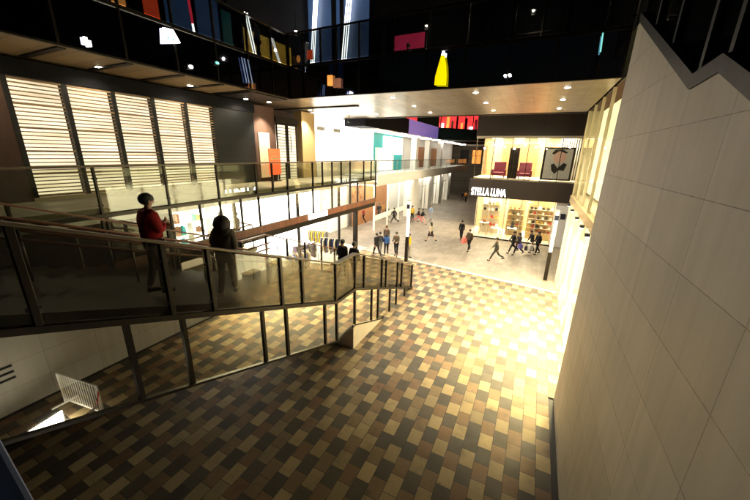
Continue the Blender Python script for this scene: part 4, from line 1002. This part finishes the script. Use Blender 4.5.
person('person in a red jacket with folded arms standing on the upper flight', PG, (-6.25, 3.32, tz(3.35) + .0), R(-12), (.30, .016, .018), (.012, .012, .014), 1.88, .08, 1, .93, 'short', arms=(.12, .2), face=True, bulk=1.5, fold=True)
person('person with bushy black hair and a grey brown coat walking down the stairs', PG, (-5.95, 4.6, tz(4.6) - .03), R(38), (.075, .063, .048), (.02, .018, .018), 1.80, .25, 1, .74, 'big', face=True, bulk=1.5)
person('person in black at the left of the pair below the landing', PG, (-6.75, 10.75, tz(10.75) - .04), R(5), BK, (.012, .012, .014), 1.76, .2, 1, .86, 'short', bulk=1.2, face=True)
person('person in black at the right of the pair below the landing', PG, (-6.25, 10.85, tz(10.85) - .04), R(-5), (.012, .012, .015), (.012, .012, .014), 1.74, .2, -1, .84, 'short', bulk=1.15, face=True)
MG = 'people on the mezzanine'
person('dark silhouetted person with a raised arm on the mezzanine', MG, (-11.75, 9.1, 2.7), R(180), BK, BK, 1.75, .1, 1, .88, 'short', arms=(1.3, 0))
person('dark silhouetted person with short hair on the mezzanine', MG, (-11.75, 9.85, 2.7), R(170), (.02, .02, .024), BK, 1.62, .1, 1, .88, 'short')
UG = 'people on the second floor'
person('person in grey blue standing at the left upper glass near the bridge corner', UG, (-11.9, 12.1, 10.665), R(120), (.12, .15, .2), (.03, .03, .04), 1.7, .1, 1, .85)
person('dark person standing in front of the pink red screen', UG, (-6.95, 17.6, 10.665), R(170), BK, BK, 1.75, .1, 1, .88)
G = 'people walking on the plaza'
P_ = [
 ('person in a dark red top half hidden by the walkway column', (-15.4, 28.6), 100, (.25, .04, .04), BK, dict(stride=.3)),
 ('person in dark clothes walking at the far left of the plaza', (-15.2, 32.0), 200, (.02, .025, .03), DN, dict(stride=.5)),
 ('person in black top and light trousers near the orange shop', (-13.6, 30.6), 30, BK, (.4, .33, .25), dict(stride=.3)),
 ('person in black and white taking a long stride near the orange shop', (-12.7, 30.4), 80, (.03, .03, .035), BK, dict(stride=.62)),
 ('person in a yellow jacket standing near the white pier', (-11.3, 32.0), 190, (.55, .36, .05), BK, dict(stride=.1)),
 ('person in a black coat and pink trousers striding right', (-10.55, 31.9), -80, (.03, .02, .025), (.6, .15, .15), dict(stride=.6)),
 ('person carrying a dark bundle in pale pink trousers', (-10.0, 31.6), -80, BK, (.55, .28, .25), dict(stride=.55, bulk=1.2)),
 ('person in pale blue beside the pink trousered pair', (-9.75, 33.6), 150, (.25, .32, .45), (.25, .25, .3), dict(stride=.2)),
 ('person in a cream coat and dark skirt walking alone in mid plaza', (-7.15, 25.1), 60, (.52, .45, .33), BK, dict(stride=.55, bare=True, skirt=(.03, .022, .02), hair='long', coat=.8)),
 ('person in black at the left of the group by the luminous column', (-9.3, 19.3), 60, BK, BK, dict(stride=.4, coat=.78)),
 ('person in dark grey in the middle of the group by the column', (-9.35, 19.95), 20, (.05, .05, .055), (.12, .11, .1), dict(stride=.3)),
 ('person in a blue jacket in the group by the luminous column', (-8.85, 19.95), 20, (.035, .085, .24), BK, dict(stride=.35, hair='long')),
 ('person with brown hair behind the blue jacketed person', (-9.55, 21.5), 200, (.07, .045, .03), BK, dict(stride=.2, hairc=(.08, .04, .02))),
 ('person in olive top and black trousers standing with hands joined', (-8.15, 20.1), 180, (.075, .055, .035), BK, dict(stride=.08, arms=(.35, .35))),
 ('person in a bright yellow jacket beside the luminous column', (-7.28, 20.25), 250, (.62, .36, .02), (.3, .27, .22), dict(stride=.12, hair='long')),
 ('person in a long black coat near the lettered shop corner', (-5.05, 27.1), 170, (.012, .012, .013), BK, dict(stride=.15, coat=.72)),
 ('person in brown carrying a pink bag walking to the camera', (-3.85, 24.1), 160, (.06, .04, .028), BK, dict(stride=.3, bulk=1.2)),
 ('person in a grey coat striding left in front of the shop', (-1.75, 22.6), 95, (.085, .075, .06), (.055, .05, .045), dict(stride=.5)),
 ('person in black walking behind the violet bag carrier', (-.85, 25.3), 120, BK, BK, dict(stride=.45)),
 ('person in dark coat carrying a violet bag', (-.45, 24.9), 140, (.03, .025, .03), BK, dict(stride=.4, hair='long')),
 ('person in black bending slightly over white shopping bags', (.45, 26.3), 120, (.02, .02, .024), BK, dict(stride=.2, lean=.25)),
 ('person in a black jacket beside the white shopping bags', (.82, 25.9), 130, (.016, .016, .018), BK, dict(stride=.25)),
 ('small distant person in orange at the dark alley mouth', (-9.3, 50.5), 180, (.5, .2, .05), BK, dict(stride=.3)),
 ('small distant person in black at the dark alley mouth', (-9.9, 51), 180, BK, BK, dict(stride=.3)),
]
for l, (x, y), h, tc, lc, kw in P_:
    person(l, G, (x, y, .003), R(h), tc, lc, random.uniform(1.64, 1.76), phase=random.choice((-1, 1)), **kw)
def carry(x, y, z, c, s, name, label):
    k = shopbag(0, 0, 0, c, s); k.name = name; k.location = (x, y, z); k.rotation_euler.z = random.uniform(0, 2); tag(k, label, 'bag', 'bags carried on the plaza')
carry(-4.2, 23.95, .62, (.6, .16, .13), 2.0, 'shoulder_bag', 'large salmon pink bag at the side of the person in brown')
carry(-.3, 24.65, .62, (.13, .12, .42), 1.5, 'shoulder_bag', 'violet bag held by the person in the dark coat')
carry(.35, 25.75, .32, (.75, .72, .66), 2.0, 'shopping_bag', 'white shopping bag held low by the bending person')
carry(.1, 25.7, .28, (.05, .05, .055), 1.6, 'shopping_bag', 'dark shopping bag next to the white shopping bag')

# ------------------------------------------------------------------ night sky and faint moonlight
wd_ = bpy.data.worlds.new('World'); S.world = wd_; wd_.use_nodes = True
nt = wd_.node_tree; bg = nt.nodes['Background']; sky = nt.nodes.new('ShaderNodeTexSky'); sky.sky_type = 'NISHITA'; sky.sun_disc = False
sky.sun_elevation = R(2); sky.sun_rotation = R(140); nt.links.new(sky.outputs[0], bg.inputs[0]); bg.inputs[1].default_value = .0015
sun = bpy.data.lights.new('moonlight', 'SUN'); sun.energy = .01; sun.angle = R(3); sun.color = (.8, .88, 1)
so = bpy.data.objects.new('moonlight', sun); COL.objects.link(so); so.rotation_euler = (R(60), 0, R(140))

# ------------------------------------------------------------------ camera
cd = bpy.data.cameras.new('camera'); cd.sensor_width = 36; cd.lens = 319 / 750 * 36; cd.clip_start = .05; cd.clip_end = 500
co = bpy.data.objects.new('camera', cd); COL.objects.link(co)
FF = 319.
Yc = Vector((540 - 375, 250 - 157, -FF)).normalized(); Dc = Vector((350 - 375, 250 - 1300, -FF)); Dc = (Dc - Dc.dot(Yc) * Yc).normalized()
Zc = -Dc; Xc = Yc.cross(Zc)
m = Matrix((Xc, Yc, Zc))
co.matrix_world = Matrix.Translation((0, 0, 7)) @ m.to_4x4()
S.camera = co
for o in list(bpy.data.objects):
    if 'world_parts' in o: del o['world_parts']
S.view_settings.view_transform = 'Standard'; S.view_settings.look = 'None'; S.view_settings.gamma = 1; S.view_settings.use_curve_mapping = False
S.view_settings.exposure = 0.8
S.cycles.use_denoising = True
S.cycles.max_bounces = 7; S.cycles.transparent_max_bounces = 20; S.cycles.sample_clamp_indirect = 6
